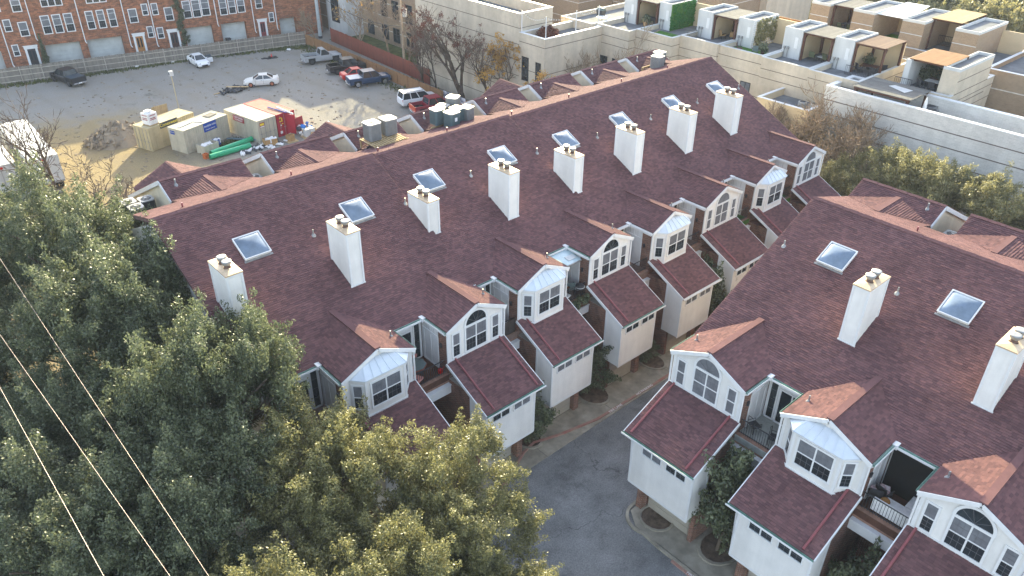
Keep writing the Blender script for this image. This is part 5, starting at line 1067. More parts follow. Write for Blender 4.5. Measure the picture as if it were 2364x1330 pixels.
def sedan(label, x, y, rz, m, rim=CHROME, opened=False, L=4.5, W_=1.74, sp=False):
    T = thing('parked_car', label, 'car', (x, y, 0), rz, 'vehicles parked on the gravel lot'); h = W_/2; k = L/4.5; q = M()
    loft(q, [(-2.25*k, .4, .86, h*.8), (-2.1*k, .24, .97, h*.95), (-1.3*k, .2, .99, h), (.9*k, .2, .95, h), (1.7*k, .22, .84, h*.98), (2.12*k, .26, .70, h*.92), (2.25*k, .36, .56, h*.78)]); q.build('body', m, T, smooth=False)
    cabin(T, -1.62*k, -.82*k, .22*k, 1.02*k, .93, 1.42, h*.86, h*.64, m, (.5,))
    for xx in (-1.33*k, 1.36*k):
        for s in (-1, 1): wheel(T, xx, s*(h+.01), .315, .2, rim)
    lights(T, 2.16*k, -2.2*k, h*.8, .64, .78)
    q = M(); q.box((2.2*k, -.4, .3), (2.26*k, .4, .5)); q.build('grille', DARKMET, T)
    q = M(); q.box((-2.27*k, -.25, .5), (-2.24*k, .25, .62)); q.build('number_plate', WPAINT, T)
    for s in (-1, 1):
        q = M(); q.box((.62*k, s*h-.02 if s > 0 else s*h-.16, .93), (.8*k, s*h+.16 if s > 0 else s*h+.02, 1.06)); q.build('mirror', m, T)
        q = M()
        for xx in (-.3, .72): q.box((xx*k-.01, s*h*1.0-.006, .35), (xx*k+.01, s*h*1.0+.006, .92))
        q.box((-.15, s*h-.01, .80), (.03, s*h+.02, .84)); q.build('door_line', DARKMET, T)
    if sp: q = M(); q.box((-2.2*k, -.6, 1.03), (-1.98*k, .6, 1.06)); q.box((-2.12*k, -.55, .95), (-2.06*k, -.5, 1.03)); q.box((-2.12*k, .5, .95), (-2.06*k, .55, 1.03)); q.build('spoiler', m, T)
    if opened:
        q = M(); q.prism([(.8*k, h+.02, .3), (.72*k, h+.95, .3), (.72*k, h+.95, .95), (.8*k, h+.02, .95)], (-.07, 0, 0)); d = q.build('open_door', m, T); q = M(); q.prism([(.8*k, h+.02, .96), (.72*k, h+.95, .96), (.5*k, h+.8, 1.36), (.62*k, h-.12, 1.36)], (-.03, 0, 0)); q.build('door_glass', GLASS, d)
def pickup(label, x, y, rz, m, rim=CHROME, crew=True, cover=None, tailm=None, roofm=None, L=5.7, grp=True):
    T = thing('pickup_truck', label, 'pickup truck', (x, y, 0), rz, 'vehicles parked on the gravel lot'); h = .99; q = M(); xr, xf = -L/2, L/2
    cb = xr+(1.75 if crew else 2.35)      # front of the bed
    loft(q, [(cb, .38, 1.16, h), (xf-1.5, .36, 1.14, h), (xf-.35, .38, 1.08, h*.98), (xf-.05, .42, 1.0, h*.93), (xf, .5, .85, h*.86)])
    q.box((xr+.04, -h, .42), (cb+.01, h, .72)); q.box((xr+.04, -h, .72), (cb, -h+.1, 1.2)); q.box((xr+.04, h-.1, .72), (cb, h, 1.2)); q.box((cb-.07, -h+.1, .72), (cb, h-.1, 1.2)); q.build('body', m, T)
    q = M(); q.box((xr, -h+.03, .6), (xr+.06, h-.03, 1.2)); q.build('tailgate', tailm or m, T)
    q = M(); q.box((xr+.06, -h+.1, .73), (cb-.07, h-.1, .76)); q.build('bed_floor', BLACK, T)
    if cover: q = M(); q.box((xr+.04, -h+.06, 1.205), (cb, h-.06, 1.24)); q.build('bed_cover', cover, T)
    ce = cb+(2.75 if crew else 1.75)
    cabin(T, cb+.03, cb+.22, ce-.95, ce-.1, 1.13, 1.86, h*.92, h*.74, roofm or m, (.5,) if crew else ())
    for xx in (xr+1.05, xf-.95):
        for s in (-1, 1):
            wheel(T, xx, s*(h+.02), .41, .27, rim)
            q = M(); q.obox((xx, s*(h+.012), .43), (1, 0, 0), (0, 1, 0), UP, (-.5, .5), (-.012, .003), (-.1, .46)); q.build('wheel_arch', BLACK, T)
    lights(T, xf-.03, xr+.03, h*.95, .86, .95)
    q = M(); q.box((xf-.01, -.55, .58), (xf+.03, .55, .9)); q.build('grille', DARKMET, T); q = M(); q.box((xr-.14, -h*.9, .42), (xr+.0, h*.9, .6)); q.box((xf, -h*.9, .42), (xf+.1, h*.9, .58)); q.build('bumper', CHROME, T)
    q = M(); q.box((xr-.015, -.2, .48), (xr-.14-.006, .2, .6)); q.build('number_plate', WPAINT, T)
    for s in (-1, 1): q = M(); q.box((ce-.5, s*h if s > 0 else s*h-.22, 1.12), (ce-.34, s*h+.22 if s > 0 else s*h, 1.3)); q.build('mirror', m, T)
    return T
R_ = math.radians
sedan('white saloon with its driver door open near the weathered fence', 41.4, 112.8, R_(-91), PW, opened=True)
sedan('cream white saloon with copper coloured wheels and a boot spoiler', 43.95, 98.75, R_(153), PGW, rim=mat('copper_rim', (.45, .16, .09), .4, .1, 3, .5, metal=.4), sp=True)
pickup('black pickup truck parked tail out against the weathered fence', 25.0, 115.9, R_(103), PB, rim=DARKMET, cover=mat('blue_black_bed_cover', (.03, .05, .07), .35, .1, 2, .5))
pickup('silver single cab pickup truck at the far corner of the lot', 55.5, 103.1, R_(-12), PS, rim=DARKMET, crew=False, L=5.5)
pickup('black crew cab pickup truck between the silver pickup and the red coupe', 55.9, 96.6, R_(-13), PB, rim=DARKMET)
sedan('bright red coupe between the black and the blue pickups', 55.2, 93.1, R_(-13), PR, L=4.6, W_=1.84)
pickup('dark blue crew cab pickup truck with chrome wheels', 55.0, 90.0, R_(-14), PBL, cover=mat('pale_blue_bed_cover', (.30, .36, .42), .3, .1, 2, .5))
T = thing('suv', 'white sport utility vehicle by the orange fence, beyond the rooftop air conditioners', 'suv', (55.3, 79.2, 0), R_(-13), 'vehicles parked on the gravel lot'); q = M()
loft(q, [(-2.5, .45, 1.1, .88), (-2.4, .35, 1.2, .98), (.9, .34, 1.16, 1.0), (2.1, .38, 1.08, .96), (2.5, .5, .85, .85)]); q.build('body', PW, T); cabin(T, -2.42, -2.2, .55, 1.3, 1.14, 1.86, .92, .76, PW, (.3, .6))
for xx in (-1.5, 1.55):
    for s in (-1, 1): wheel(T, xx, s*1.0, .39, .25, CHROME)
lights(T, 2.44, -2.46, .92, .85, 1.0); q = M(); q.bar((-2.0, -.66, 1.95), (.4, -.66, 1.95), .05); q.bar((-2.0, .66, 1.95), (.4, .66, 1.95), .05); q.build('roof_rack', DARKMET, T)
pickup('dark red pickup truck with an orange tailgate, half hidden by the shingle roof', 55.2, 75.9, R_(-12), PDR, tailm=PO)

# ------------------------------------------------------------------ shipping containers
def container(label, x, y, rz, m, roofm=None, doorm=None, flat_end=False):
    T = thing('shipping_container', label, 'container', (x, y, 0), rz, 'shipping containers on the lot'); L, W_, H = 6.06, 2.44, 2.59; h = W_/2
    q = M(); q.box((.06, -h+.05, .12), (L-.06, h-.05, H-.04)); q.build('container_body', m, T)
    q = M()
    for i in range(20):
        xx = .25+i*.285
        for s in (-1, 1): q.box((xx, s*(h-.05) if s > 0 else s*(h-.01), .2), (xx+.15, s*(h-.01) if s > 0 else s*(h-.05), H-.14))
    q.build('side_ribs', m, T, kind='stuff')
    q = M()
    for i in range(20): xx = .2+i*.285; q.box((xx, -h+.1, H-.04), (xx+.15, h-.1, H-.015))
    q.build('roof_ribs', roofm or m, T)
    rp = M(); rp.box((.06, -h+.05, H-.042), (L-.06, h-.05, H-.036)); rp.build('container_roof', roofm or m, T)
    q = M()
    for xx in (0, L-.12):
        for s in (-1, 1):
            q.box((xx, s*h-.12 if s > 0 else s*h, 0), (xx+.12, s*h if s > 0 else s*h+.12, H))
    for s in (-1, 1):
        q.box((.12, s*h-.08 if s > 0 else s*h, H-.12), (L-.12, s*h if s > 0 else s*h+.08, H)); q.box((.12, s*h-.08 if s > 0 else s*h, .02), (L-.12, s*h if s > 0 else s*h+.08, .17))
    for xx in (.0, L-.1): q.box((xx, -h+.12, H-.14), (xx+.1, h-.12, H-.003)); q.box((xx, -h+.12, .02), (xx+.1, h-.12, .15))
    q.build('frame', m, T)
    for s in (-1, 1):
        q = M(); q.box((.015, -h+.13 if s < 0 else .01, .17), (.055, -.01 if s < 0 else h-.13, H-.15))
        for i in range(5): q.box((.005, (-h+.15 if s < 0 else .03), .25+i*.46), (.03, (-.03 if s < 0 else h-.15), .25+i*.46+.3))
        d = q.build('container_door', doorm or m, T)
        if not flat_end:
            q = M()
            for yy in (s*.28, s*.86): q.tube([(-.02, yy, .15), (-.02, yy, H-.15)], .022, 6); q.box((-.045, yy-.16, 1.0), (-.025, yy+.16, 1.05))
            q.build('locking_bar', STEEL, d)
    return T
def signboard(T, cx, cz, wd, hh, y, m, lines, col, name='sign', end=False, parent_label=None):
    q = M()
    if end: q.box((y-.03, cx-wd/2, cz-hh/2), (y, cx+wd/2, cz+hh/2))
    else: q.box((cx-wd/2, y-.03, cz-hh/2), (cx+wd/2, y, cz+hh/2))
    s = q.build(name, m, T)
    for tx, dx, dz, sz in lines:
        if end: words(tx, (y-.036, cx-dx, cz+dz), (0, -1, 0), UP, sz, col, 'lettering', s)
        else: words(tx, (cx+dx, y-.036, cz+dz), (1, 0, 0), UP, sz, col, 'lettering', s)
A1 = R_(18.5)
T = container('tan shipping container with a dark yellow lettered sign and a pallet of bags on top', 24.05, 86.15, A1, CONTT)
signboard(T, 2.65, 2.42, 2.3, .62, -1.225, SIGNDARK, [('Conexwest', 0, 0, .5)], SIGNYEL)
T = container('tan shipping container with a blue mobile mini sign, nearest the building', 26.6, 83.1, A1, CONTW, flat_end=True)
signboard(T, 3.5, 2.05, 1.75, .95, -1.225, SIGNBLUE, [('mobile mini', 0, .14, .34), ('STORAGE  RENTALS', 0, -.26, .15)], WPAINT)
signboard(T, .55, 2.1, .62, .4, .0, SIGNBLUE, [('mobile mini', 0, .05, .13)], WPAINT, end=True)
A2 = R_(100)
T = container('cream shipping container with a dark red sign beside the red container', 35.4, 79.9, A2, CONTW)
q = M(); q.box((2.4, 1.22, 1.75), (4.4, 1.25, 2.4)); s = q.build('sign', SIGNRED, T); words('CONTAINER', (3.4, 1.256, 2.22), (-1, 0, 0), UP, .3, WPAINT, 'lettering', s); words('COMPANY', (3.4, 1.256, 1.93), (-1, 0, 0), UP, .3, WPAINT, 'lettering', s)
q = M(); q.box((-.055, .35, 1.75), (-.03, .95, 2.3)); s = q.build('door_sign', SIGNRED, T); q = M(); q.box((-.06, .4, 1.98), (-.055, .9, 2.22)); q.build('sign_panel', SIGNYEL, s); q = M(); q.box((-.06, .37, 1.78), (-.055, .93, 1.9)); q.build('sign_strip', WPAINT, s)
T = container('dark red shipping container with yellow marks on its door', 37.95, 80.35, A2, CONTR, CONTP)
q = M()
for yy, zz_, a, b in ((.8, 2.15, .3, .1), (.62, 1.9, .12, .4), (.85, 1.75, .25, .1), (.6, 1.45, .2, .1)): q.box((-.06, yy-a/2, zz_-b/2), (-.045, yy+a/2, zz_+b/2))
q.build('yellow_marks', SIGNYEL, T); q = M()
for k, (yy, zz_, a, b) in enumerate(((-.45, 2.2, .5, .06), (-.5, 2.08, .4, .06), (-.3, 1.7, .16, .3), (-.75, 1.65, .2, .4), (-.5, 1.2, .4, .07), (.8, 1.3, .16, .16), (.85, .5, .3, .3))): q.box((-.06, yy-a/2, zz_-b/2), (-.045, yy+a/2, zz_+b/2))
q.build('white_marks', WPAINT, T)
q = M(); q.prism([(.0, -.02, .2), (-1.0, -.35, .2), (-1.0, -.35, 2.4), (.0, -.02, 2.4)], (.02, -.06, 0)); q.build('open_door_leaf', CONTR, T)
for k, (p0, p1, r, m) in enumerate((((37.2, 83.0, 2.66), (37.9, 80.0, 2.66), .06, SIGNBLUE), ((37.9, 82.2, 2.7), (38.2, 79.0, 2.72), .09, TRIM))):
    q = M(); q.tube([p0, p1], r, 8); tag(q.build('pipe', m, None), ['dark pipe lying on the red container roof', 'white pipe hanging over the end of the red container roof'][k], 'pipe', 'pipes on the red container')
# pallet of bags on the first container, boards on the second
c1, s1 = math.cos(A1), math.sin(A1); c1p = lambda x, y: (24.05+c1*x-s1*y, 86.15+s1*x+c1*y); c2p = lambda x, y: (26.6+c1*x-s1*y, 83.1+s1*x+c1*y)
T = thing('pallet_of_bags', 'shrink wrapped pallet of white printed bags on the tan container roof', 'bags', (*c1p(1.15, -.35), 2.59), A1); q = M()
for i in range(4): q.box((-.6, -.6+i*.34, 0), (.6, -.42+i*.34, .12))
q.build('pallet', PALLET, T); r = random.Random(4)
for k in range(6):
    for i in range(2):
        q = M(); q.box((-.58+i*.59, -.58, .13+k*.2), (-.02+i*.59+r.uniform(-.03, .03), .58, .32+k*.2)); q.build('bag', WBAG, T)
q = M(); q.box((-.35, -.3, 1.33), (.25, .3, 1.55)); q.build('bag', WBAG, T)
q = M()
for z in (.62, .78, 1.08): q.box((-.605, -.4, z), (-.59, .4, z+.07)); q.box((-.4, -.605, z), (.3, -.59, z+.07))
q.build('printed_band', SIGNRED, T)
for k, (x, y, a, b, rz, m, lb) in enumerate(((4.9, .2, 1.3, .9, .1, WOODW, 'plywood sheet on the roof of the mobile mini container'), (2.9, -.2, .45, 1.2, .35, WBAG, 'white panel on the roof of the mobile mini container'), (1.4, .1, 1.9, .25, .1, WSTUC, 'long white board on the roof of the mobile mini container'))):
    q = M(); q.box((-a/2, -b/2, 0), (a/2, b/2, .05)); o = q.build('board', m, None); o.location = (*c2p(x, y), 2.6); o.rotation_euler = (0, 0, A1+rz); tag(o, lb, 'board', 'boards on a container roof')
T = thing('wooden_crate_side', 'wooden crate panel standing behind the tan container', 'panel', (29.3, 95.3, 0), .15); q = M()
for i in range(8): q.box((-.95+i*.24, -.02, .1), (-.73+i*.24, .02, 1.35))
q.build('boards', PALLET, T, kind='stuff'); q = M(); q.box((-1, .02, .2), (1, .1, .32)); q.box((-1, .02, 1.05), (1, .1, 1.17)); q.box((-1, .1, 0), (-.9, .9, .08)); q.build('batten', PALLET, T)
# lamp pole
T = thing('work_light', 'work light on a pale pole behind the tan container', 'lamp', (31.7, 95.9, 0)); q = M(); q.tube([(0, 0, 0), (-.05, 0, 4.4)], .05, 6); q.build('pole', CONTT, T); q = M(); q.box((-.25, -.2, 4.3), (.2, .2, 4.85)); q.build('lamp_housing', WSTUC, T); q = M(); q.box((-.27, -.14, 4.4), (-.25, .14, 4.7)); q.build('lens', GLASS, T)
# green pipes
for k, (a, b) in enumerate((((28.7, 79.9, .3), (33.6, 80.9, .3)), ((28.2, 79.0, .3), (32.6, 79.3, .3)))):
    q = M(); q.tube([a, b], .29, 16, cap=False); q.tube([a, b], .25, 16, cap=False); q.tube([b, tuple(Vector(b)+(Vector(b)-Vector(a)).normalized()*.25)], .32, 16, cap=False)
    tag(q.build('green_pipe', GREENP, None, smooth=True), ['upper green drain pipe lying beside the containers', 'lower green drain pipe, the one nearer the roofs'][k], 'pipe', 'green drain pipes')
# white trailers
for k, (x, y, rz, lb) in enumerate(((14.75, 81.0, R_(88.5), 'white box trailer with a plain roof nearest the dirt track'), (11.2, 81.4, R_(88), 'white box trailer at the left edge behind the bare tree'))):
    T = thing('box_trailer', lb, 'trailer', (x-1.35, y, 0), rz, 'white box trailers'); q = M(); q.box((0, -1.3, .95), (12.2, 1.3, 3.62)); q.build('trailer_box', WSTUC, T); q = M()
    for i in range(11): q.box((.3+i*1.1, -1.31, 1.0), (.36+i*1.1, -1.302, 3.5))
    q.box((-.03, -1.3, .9), (0, 1.3, 1.05)); q.box((-.03, -.02, 1.05), (0, .02, 3.5)); q.build('trailer_trim', STEEL, T)
    q = M(); q.poly([(0, -1.3, 3.635), (12.2, -1.3, 3.635), (12.2, 1.3, 3.635), (0, 1.3, 3.635)]); q.build('trailer_roof', mat('trailer_roof_white', (.72, .70, .66), .6, .06, .8, .3), T)
    q = M()
    for yy in (-.2, .6): q.box((-.04, yy, 3.25), (-.02, yy+.4, 3.45))
    q.build('red_marker', REDL, T)
    for xx in (1.2, 2.5):
        for s in (-1, 1): wheel(T, xx, s*1.22, .5, .35, STEEL)
    q = M(); q.box((.0, -.6, .5), (.1, .6, .62)); q.box((.0, -.6, .5), (.08, -.5, .95)); q.box((.0, .5, .5), (.08, .6, .95)); q.build('under_ride_bar', DARKMET, T); q = M(); q.box((9.6, -.9, 0), (9.75, -.75, .95)); q.box((9.6, .75, 0), (9.75, .9, .95)); q.build('landing_leg', DARKMET, T)
sedan('dark car parked right in front of the white trailers', 11.6, 79.2, R_(15), PB)
# rubble heap, scrap and boxes
r = random.Random(12); rub = M()
for i in range(520):
    a = r.uniform(0, 6.28); k = r.random()**.6*3.0; z = max(.05, 2.0*(1-k/3.1)+r.uniform(-.25, .15)); s = r.uniform(.1, .42)
    X = Vector((r.gauss(0, 1), r.gauss(0, 1), r.gauss(0, 1))).normalized(); Y = X.orthogonal().normalized(); Z = X.cross(Y)
    rub.obox((k*math.cos(a)*1.15, k*math.sin(a)*.85, z), X, Y, Z, (-s, s), (-s*r.uniform(.4, .8), s*.6), (-s*.3, s*.3))
T = thing('rubble_heap', 'heap of broken concrete and soil left of the tan container', 'rubble', (22.9, 91.0, 0)); q = M(); q.lathe((0, 0, 0), [(3.2, 0), (2.2, .7), (1.1, 1.45), (.2, 1.85)], 12); q.build('soil_core', RUBBLE, T); rub.build('concrete_chunks', RUBBLE, T, kind='stuff')
def openbox(name, label, cat, x, y, rz, L, W_, H, m, fill=None, grp=None):
    T = thing(name, label, cat, (x, y, 0), rz, grp); q = M(); t = .04; q.box((-L/2, -W_/2, 0), (L/2, W_/2, .05)); q.box((-L/2, -W_/2, .05), (-L/2+t, W_/2, H)); q.box((L/2-t, -W_/2, .05), (L/2, W_/2, H)); q.box((-L/2+t, -W_/2, .05), (L/2-t, -W_/2+t, H)); q.box((-L/2+t, W_/2-t, .05), (L/2-t, W_/2, H)); q.build('box_walls', m, T)
    if fill:
        f = M(); rr = random.Random(int(x*10))
        for i in range(10): cx, cy = rr.uniform(-L*.35, L*.35), rr.uniform(-W_*.3, W_*.3); s = rr.uniform(.1, .22); f.obox((cx, cy, H-.1), Vector((1, rr.uniform(-1, 1), .3)).normalized(), Vector((-rr.uniform(-1, 1), 1, .2)).normalized(), UP, (-s, s), (-s, s), (-.3, rr.uniform(.0, .2)))
        f.build('contents', fill, T)
openbox('crate', 'open tan crate of white scrap before the mobile mini container', 'crate', 29.0, 81.3, A1, 1.9, 1.3, .95, CONTW, WBAG)
openbox('bin', 'blue tub beside the tan crate', 'tub', 30.4, 82.3, A1, .7, .6, .75, SIGNBLUE, WBAG)
openbox('cardboard_box', 'wide open cardboard box in front of the cream container doors', 'box', 34.95, 78.75, -.1, 1.4, .9, .75, CARDB, WBAG)
openbox('cardboard_box', 'small cardboard box on a pallet in front of the red container', 'box', 37.15, 78.3, .1, .75, .65, .75, CARDB, None)
q = M(); q.box((36.6, 77.7, 0), (37.8, 78.7, .1)); tag(q.build('pallet', PALLET, None), 'pallet under the small cardboard box', 'pallet')
openbox('orange_bucket', 'orange bucket at the left end of the green pipes', 'bucket', 28.0, 79.6, .3, .45, .45, .55, mat('orange_plastic', (.55, .14, .04), .5), None)
T = thing('scrap_pile', 'pile of white totes, a blue tarp and cardboard beside the red container', 'scrap', (39.6, 78.9, 0)); r = random.Random(8)
for k in range(4): q = M(); q.box((-.7+.62*(k % 2), -.9, .1+.42*(k//2)), (-.12+.62*(k % 2), -.3, .5+.42*(k//2))); q.build('tote', WSTUC, T)
q = M(); q.box((-1.0, -1.1, 0), (1.0, -.1, .1)); q.build('pallet', PALLET, T)
for m, n, nm, sp in ((WBAG, 16, 'bag', 1.0), (CARDB, 8, 'cardboard_piece', .9), (BLUETARP, 5, 'blue_tarp', .45), (DARKMET, 6, 'dark_scrap', .9)):
    q = M()
    for i in range(n):
        cx, cy = r.gauss(0, sp*.7), r.gauss(.3, sp*.7); s = r.uniform(.12, .32); X = Vector((r.gauss(0, 1), r.gauss(0, 1), r.gauss(0, .5))).normalized(); Y = X.orthogonal().normalized(); q.obox((cx, cy, r.uniform(.1, 1.0 if nm != 'blue_tarp' else 1.2)), X, Y, X.cross(Y), (-s, s), (-s*.7, s*.7), (-s*.4, s*.4))
    q.build(nm, m, T, kind='stuff')
q = M(); q.prism([(-.9, 1.3, 0), (.5, 1.5, 0), (.4, 1.6, 1.7), (-.6, 1.45, 1.6)], (0, .06, 0)); q.build('red_panel', SIGNRED, T)
T = thing('scrap_pile', 'strewn white and grey offcuts between the green pipes and the roofs', 'scrap', (33.8, 78.6, 0)); q = M(); q2 = M()
for i in range(46):
    cx, cy = r.gauss(.3, 1.4), r.gauss(0, .6); s = r.uniform(.1, .4); X = Vector((r.gauss(0, 1), r.gauss(0, 1), r.gauss(0, .15))).normalized(); Y = X.orthogonal().normalized(); (q if i % 3 else q2).obox((cx, cy, .12), X, Y, X.cross(Y), (-s, s), (-s*.35, s*.35), (-.06, .06))
q.build('pale_offcuts', WBAG, T, kind='stuff'); q2.build('dark_offcuts', DARKMET, T, kind='stuff')
T = thing('lumber', 'blue grey metal lengths leaning along the cream container', 'lumber', (33.3, 81.6, 0)); q = M()
for i in range(4): q.bar((-1.3+i*.06, 1.7-i*.2, .12+i*.05), (1.5+i*.06, -1.4-i*.2, .12+i*.05), .14)
q.build('metal_lengths', mat('blue_grey_steel', (.14, .22, .26), .5), T)
T = thing('scrap_pile', 'dark scrap heap with pale planks beside the cream white saloon', 'scrap', (40.2, 98.6, 0)); q = M(); q2 = M()
for i in range(60): cx, cy = r.gauss(0, 1.0), r.gauss(0, .6); s = r.uniform(.1, .4); X = Vector((r.gauss(0, 1), r.gauss(0, 1), r.gauss(0, .4))).normalized(); Y = X.orthogonal().normalized(); q.obox((cx, cy, .2), X, Y, X.cross(Y), (-s, s), (-s*.3, s*.3), (-.1, .1))
q.build('dark_scrap', DARKMET, T, kind='stuff'); q2.bar((-.8, .9, .5), (1.6, -.5, .35), .3, .05); q2.bar((-2.8, .3, .05), (-1.0, .5, .1), .2, .05); q2.build('plank', PALLET, T)
T = thing('scrap_pile', 'small dark heap with a red cone in the middle of the lot', 'scrap', (50.6, 109.4, 0)); q = M()
for i in range(22): cx, cy = r.gauss(0, .6), r.gauss(0, .25); q.obox((cx, cy, .06), (1, r.uniform(-1, 1), 0), (-.3, 1, 0), UP, (-.25, .25), (-.1, .1), (-.05, .08))
q.build('dark_scrap', DARKMET, T, kind='stuff'); q = M(); q.lathe((.3, .1, 0), [(.2, 0), (.16, .1), (.04, .6)], 8); q.build('red_cone', REDL, T)
for k, (x, y, lb) in enumerate(((34.4, 117.2, 'left white litter bag by the weathered fence'), (39.0, 116.3, 'right white litter bag by the weathered fence'), (54.8, 111.4, 'white litter at the far corner of the fences'), (57.0, 84.2, 'pale litter at the foot of the orange fence'))):
    q = M()
    for i in range(3): q.lathe((r.uniform(-.2, .2), r.uniform(-.15, .15), 0), [(.12, 0), (.24, .12), (.14, .26), (.02, .3)], 7)
    o = q.build('litter_bag', WBAG, None); o.location = (x, y, 0); tag(o, lb, 'litter', 'litter on the lot')
pk = M()
for i in range(900):
    x, y = r.uniform(10, 57), r.uniform(74, 116); s = r.uniform(.03, .11); pk.obox((x, y, s*.3), (1, r.uniform(-1, 1), 0), (-.4, 1, 0), UP, (-s, s), (-s*.7, s*.7), (-s*.4, s*.5))
tag(pk.build('loose_stones', RUBBLE, None, kind='stuff'), 'loose stones and lumps scattered over the gravel lot', 'stones')
# ------------------------------------------------------------------ poles and wires
T = thing('utility_pole', 'wooden utility pole with a white transformer behind the orange fence', 'utility pole', (61.4, 90.8, 0)); q = M(); q.tube([(0, 0, 0), (-.1, 0, 11.5)], [.2, .13], 10); q.build('pole', mat('pole_wood', (.36, .28, .2), .9, .2, 2), T)
q = M(); q.lathe((.45, -.1, 7.6), [(.3, 0), (.33, .1), (.33, .95), (.2, 1.05)], 12); q.build('transformer', WSTUC, T); q = M(); q.bar((-.1, -1.2, 10.6), (-.1, 1.2, 10.6), .12); q.bar((-.05, -.9, 8.9), (-.05, .9, 8.9), .1); q.build('crossarm', WOODW, T); q = M(); q.tube([(.18, .16, 0), (.15, .16, 8)], .07, 6); q.build('conduit', STEEL, T)
T = thing('steel_pole', 'tall grey steel pole at the corner of the two fences', 'utility pole', (61.9, 114.6, 0)); q = M(); q.tube([(0, 0, 0), (0, 0, 15)], [.28, .2], 12); q.build('pole', mat('painted_steel_pole', (.42, .46, .47), .5, .1, 2), T); q = M(); q.lathe((0, 0, 0), [(.34, 0), (.34, .3), (.28, .35)], 12); q.build('base', DARKMET, T)
def wire(label, a, b, sag, rad=.022, m=DARKMET, grp='utility wires'):
    a, b = Vector(a), Vector(b); q = M(); q.tube([a.lerp(b, i/16)-Vector((0, 0, sag*4*(i/16)*(1-i/16))) for i in range(17)], rad, 5); tag(q.build('wire', m, None, smooth=True), label, 'wire', grp)
wire('wire from the wooden pole to the steel pole, upper one', (61.3, 89.7, 10.7), (61.9, 114.6, 11.6), .6); wire('wire from the wooden pole to the steel pole, lower one', (61.3, 91.8, 9.0), (61.9, 114.6, 8.4), .8); wire('slack cable from the wooden pole, lowest one', (61.35, 90.8, 6.4), (61.9, 114.6, 7.0), 1.2, .035)
WIREM = mat('bare_wire', (.26, .21, .20), .4, .1, 3, .5, metal=.5)
for lb, a, b, rr_ in (('highest power line crossing the trees at the lower left', (3.80, 42.9, 13), (3.65, 17.0, 13), .008), ('middle power line crossing the trees at the lower left', (2.12, 35.6, 13), (2.8, 17.8, 13), .009), ('lowest power line at the lower left corner', (1.22, 31.6, 13), (1.3, 19.0, 13), .011)):
    a, b = Vector(a), Vector(b); d = (a-b).normalized(); wire(lb, a+d*14, b-d*20, .0, rr_, WIREM, 'power lines over the trees')
# ------------------------------------------------------------------ air conditioners on the roofs
def acunit(x, y, z, s, h, m, label, rz=0.0, topm=None, ribs=True):
    T = thing('air_conditioner', label, 'air conditioner', (x, y, z), rz, 'air conditioners on the shingle roofs'); q = M(); c_ = .12*s; k = s/2
    pts = [(-k+c_, -k), (k-c_, -k), (k, -k+c_), (k, k-c_), (k-c_, k), (-k+c_, k), (-k, k-c_), (-k, -k+c_)]; q.prism([(*p, .04) for p in pts], (0, 0, h-.04)); q.build('cabinet', m, T)
    q = M()
    if ribs:
        n = 9
        for i in range(n):
            t = -k+c_+(s-2*c_)*(i+.5)/n
            for a, b in (((t-.018, -k-.018, .1), (t+.018, -k, h-.08)), ((t-.018, k, .1), (t+.018, k+.018, h-.08)), ((-k-.018, t-.018, .1), (-k, t+.018, h-.08)), ((k, t-.018, .1), (k+.018, t+.018, h-.08))): q.box(a, b)
    else:
        for i in range(10):
            z0 = .1+(h-.2)*i/10; q.box((-k+c_, -k-.02, z0), (k-c_, -k, z0+.03)); q.box((-k-.02, -k+c_, z0), (-k, k-c_, z0+.03))
    q.build('grille_ribs', m, T)
    q = M(); pts2 = [(p[0]*1.05, p[1]*1.05) for p in pts]; q.prism([(*p, h) for p in pts2], (0, 0, .07)); q.build('top_cover', topm or ACTOP, T)
    q = M(); q.lathe((0, 0, h+.06), [(k*.76, 0), (k*.76, .02), (k*.7, .03)], 18); f = q.build('fan_opening', DARKMET, T)
    q = M()
    for i in range(4): a = i*math.pi/4; q.bar((math.cos(a)*k*.74, math.sin(a)*k*.74, h+.1), (-math.cos(a)*k*.74, -math.sin(a)*k*.74, h+.1), .014)
    q.lathe((0, 0, h+.08), [(k*.22, 0), (k*.2, .05)], 10); q.build('fan_guard', topm or ACTOP, f)
    if 'label' in label: q = M(); q.box((-k*.3, -k-.03, h*.5), (k*.2, -k-.019, h*.75)); q.build('label_plate', WPAINT, T)
def platform(label, x0, x1, y0, y1, z, zl, slats=True):
    T = thing('equipment_stand', label, 'stand', (x0, y0, z), 0, 'timber equipment stands'); X, Y = x1-x0, y1-y0; q = M()
    for b in (.05, Y-.05, Y/2): q.box((0, b-.05, -.16), (X, b+.05, -.05))
    q.build('bearer', PALLET, T)
    if slats:
        n = int(X/.2)
        for i in range(n): q = M(); q.box((i*.2, 0, -.05), (i*.2+.12, Y, -.01)); q.build('slat', PALLET, T)
    for a in (.06, X-.06):
        for b in (.06, Y-.06): q = M(); q.box((a-.05, b-.05, -zl), (a+.05, b+.05, -.16)); q.build('leg', PALLET, T)
platform('slatted timber stand under the two grey air conditioners', 25.7, 28.4, 42.0, 43.9, 13.42, 1.3)
acunit(26.35, 43.25, 13.42, .95, 1.12, ACGREY, 'left of the two grey air conditioners on the slatted stand'); acunit(27.75, 43.45, 13.42, .95, 1.05, ACGREY, 'right of the two grey air conditioners on the slatted stand')
platform('timber stand under the cluster of six air conditioners', 31.2, 34.4, 41.8, 44.8, 13.1, 1.6, False)
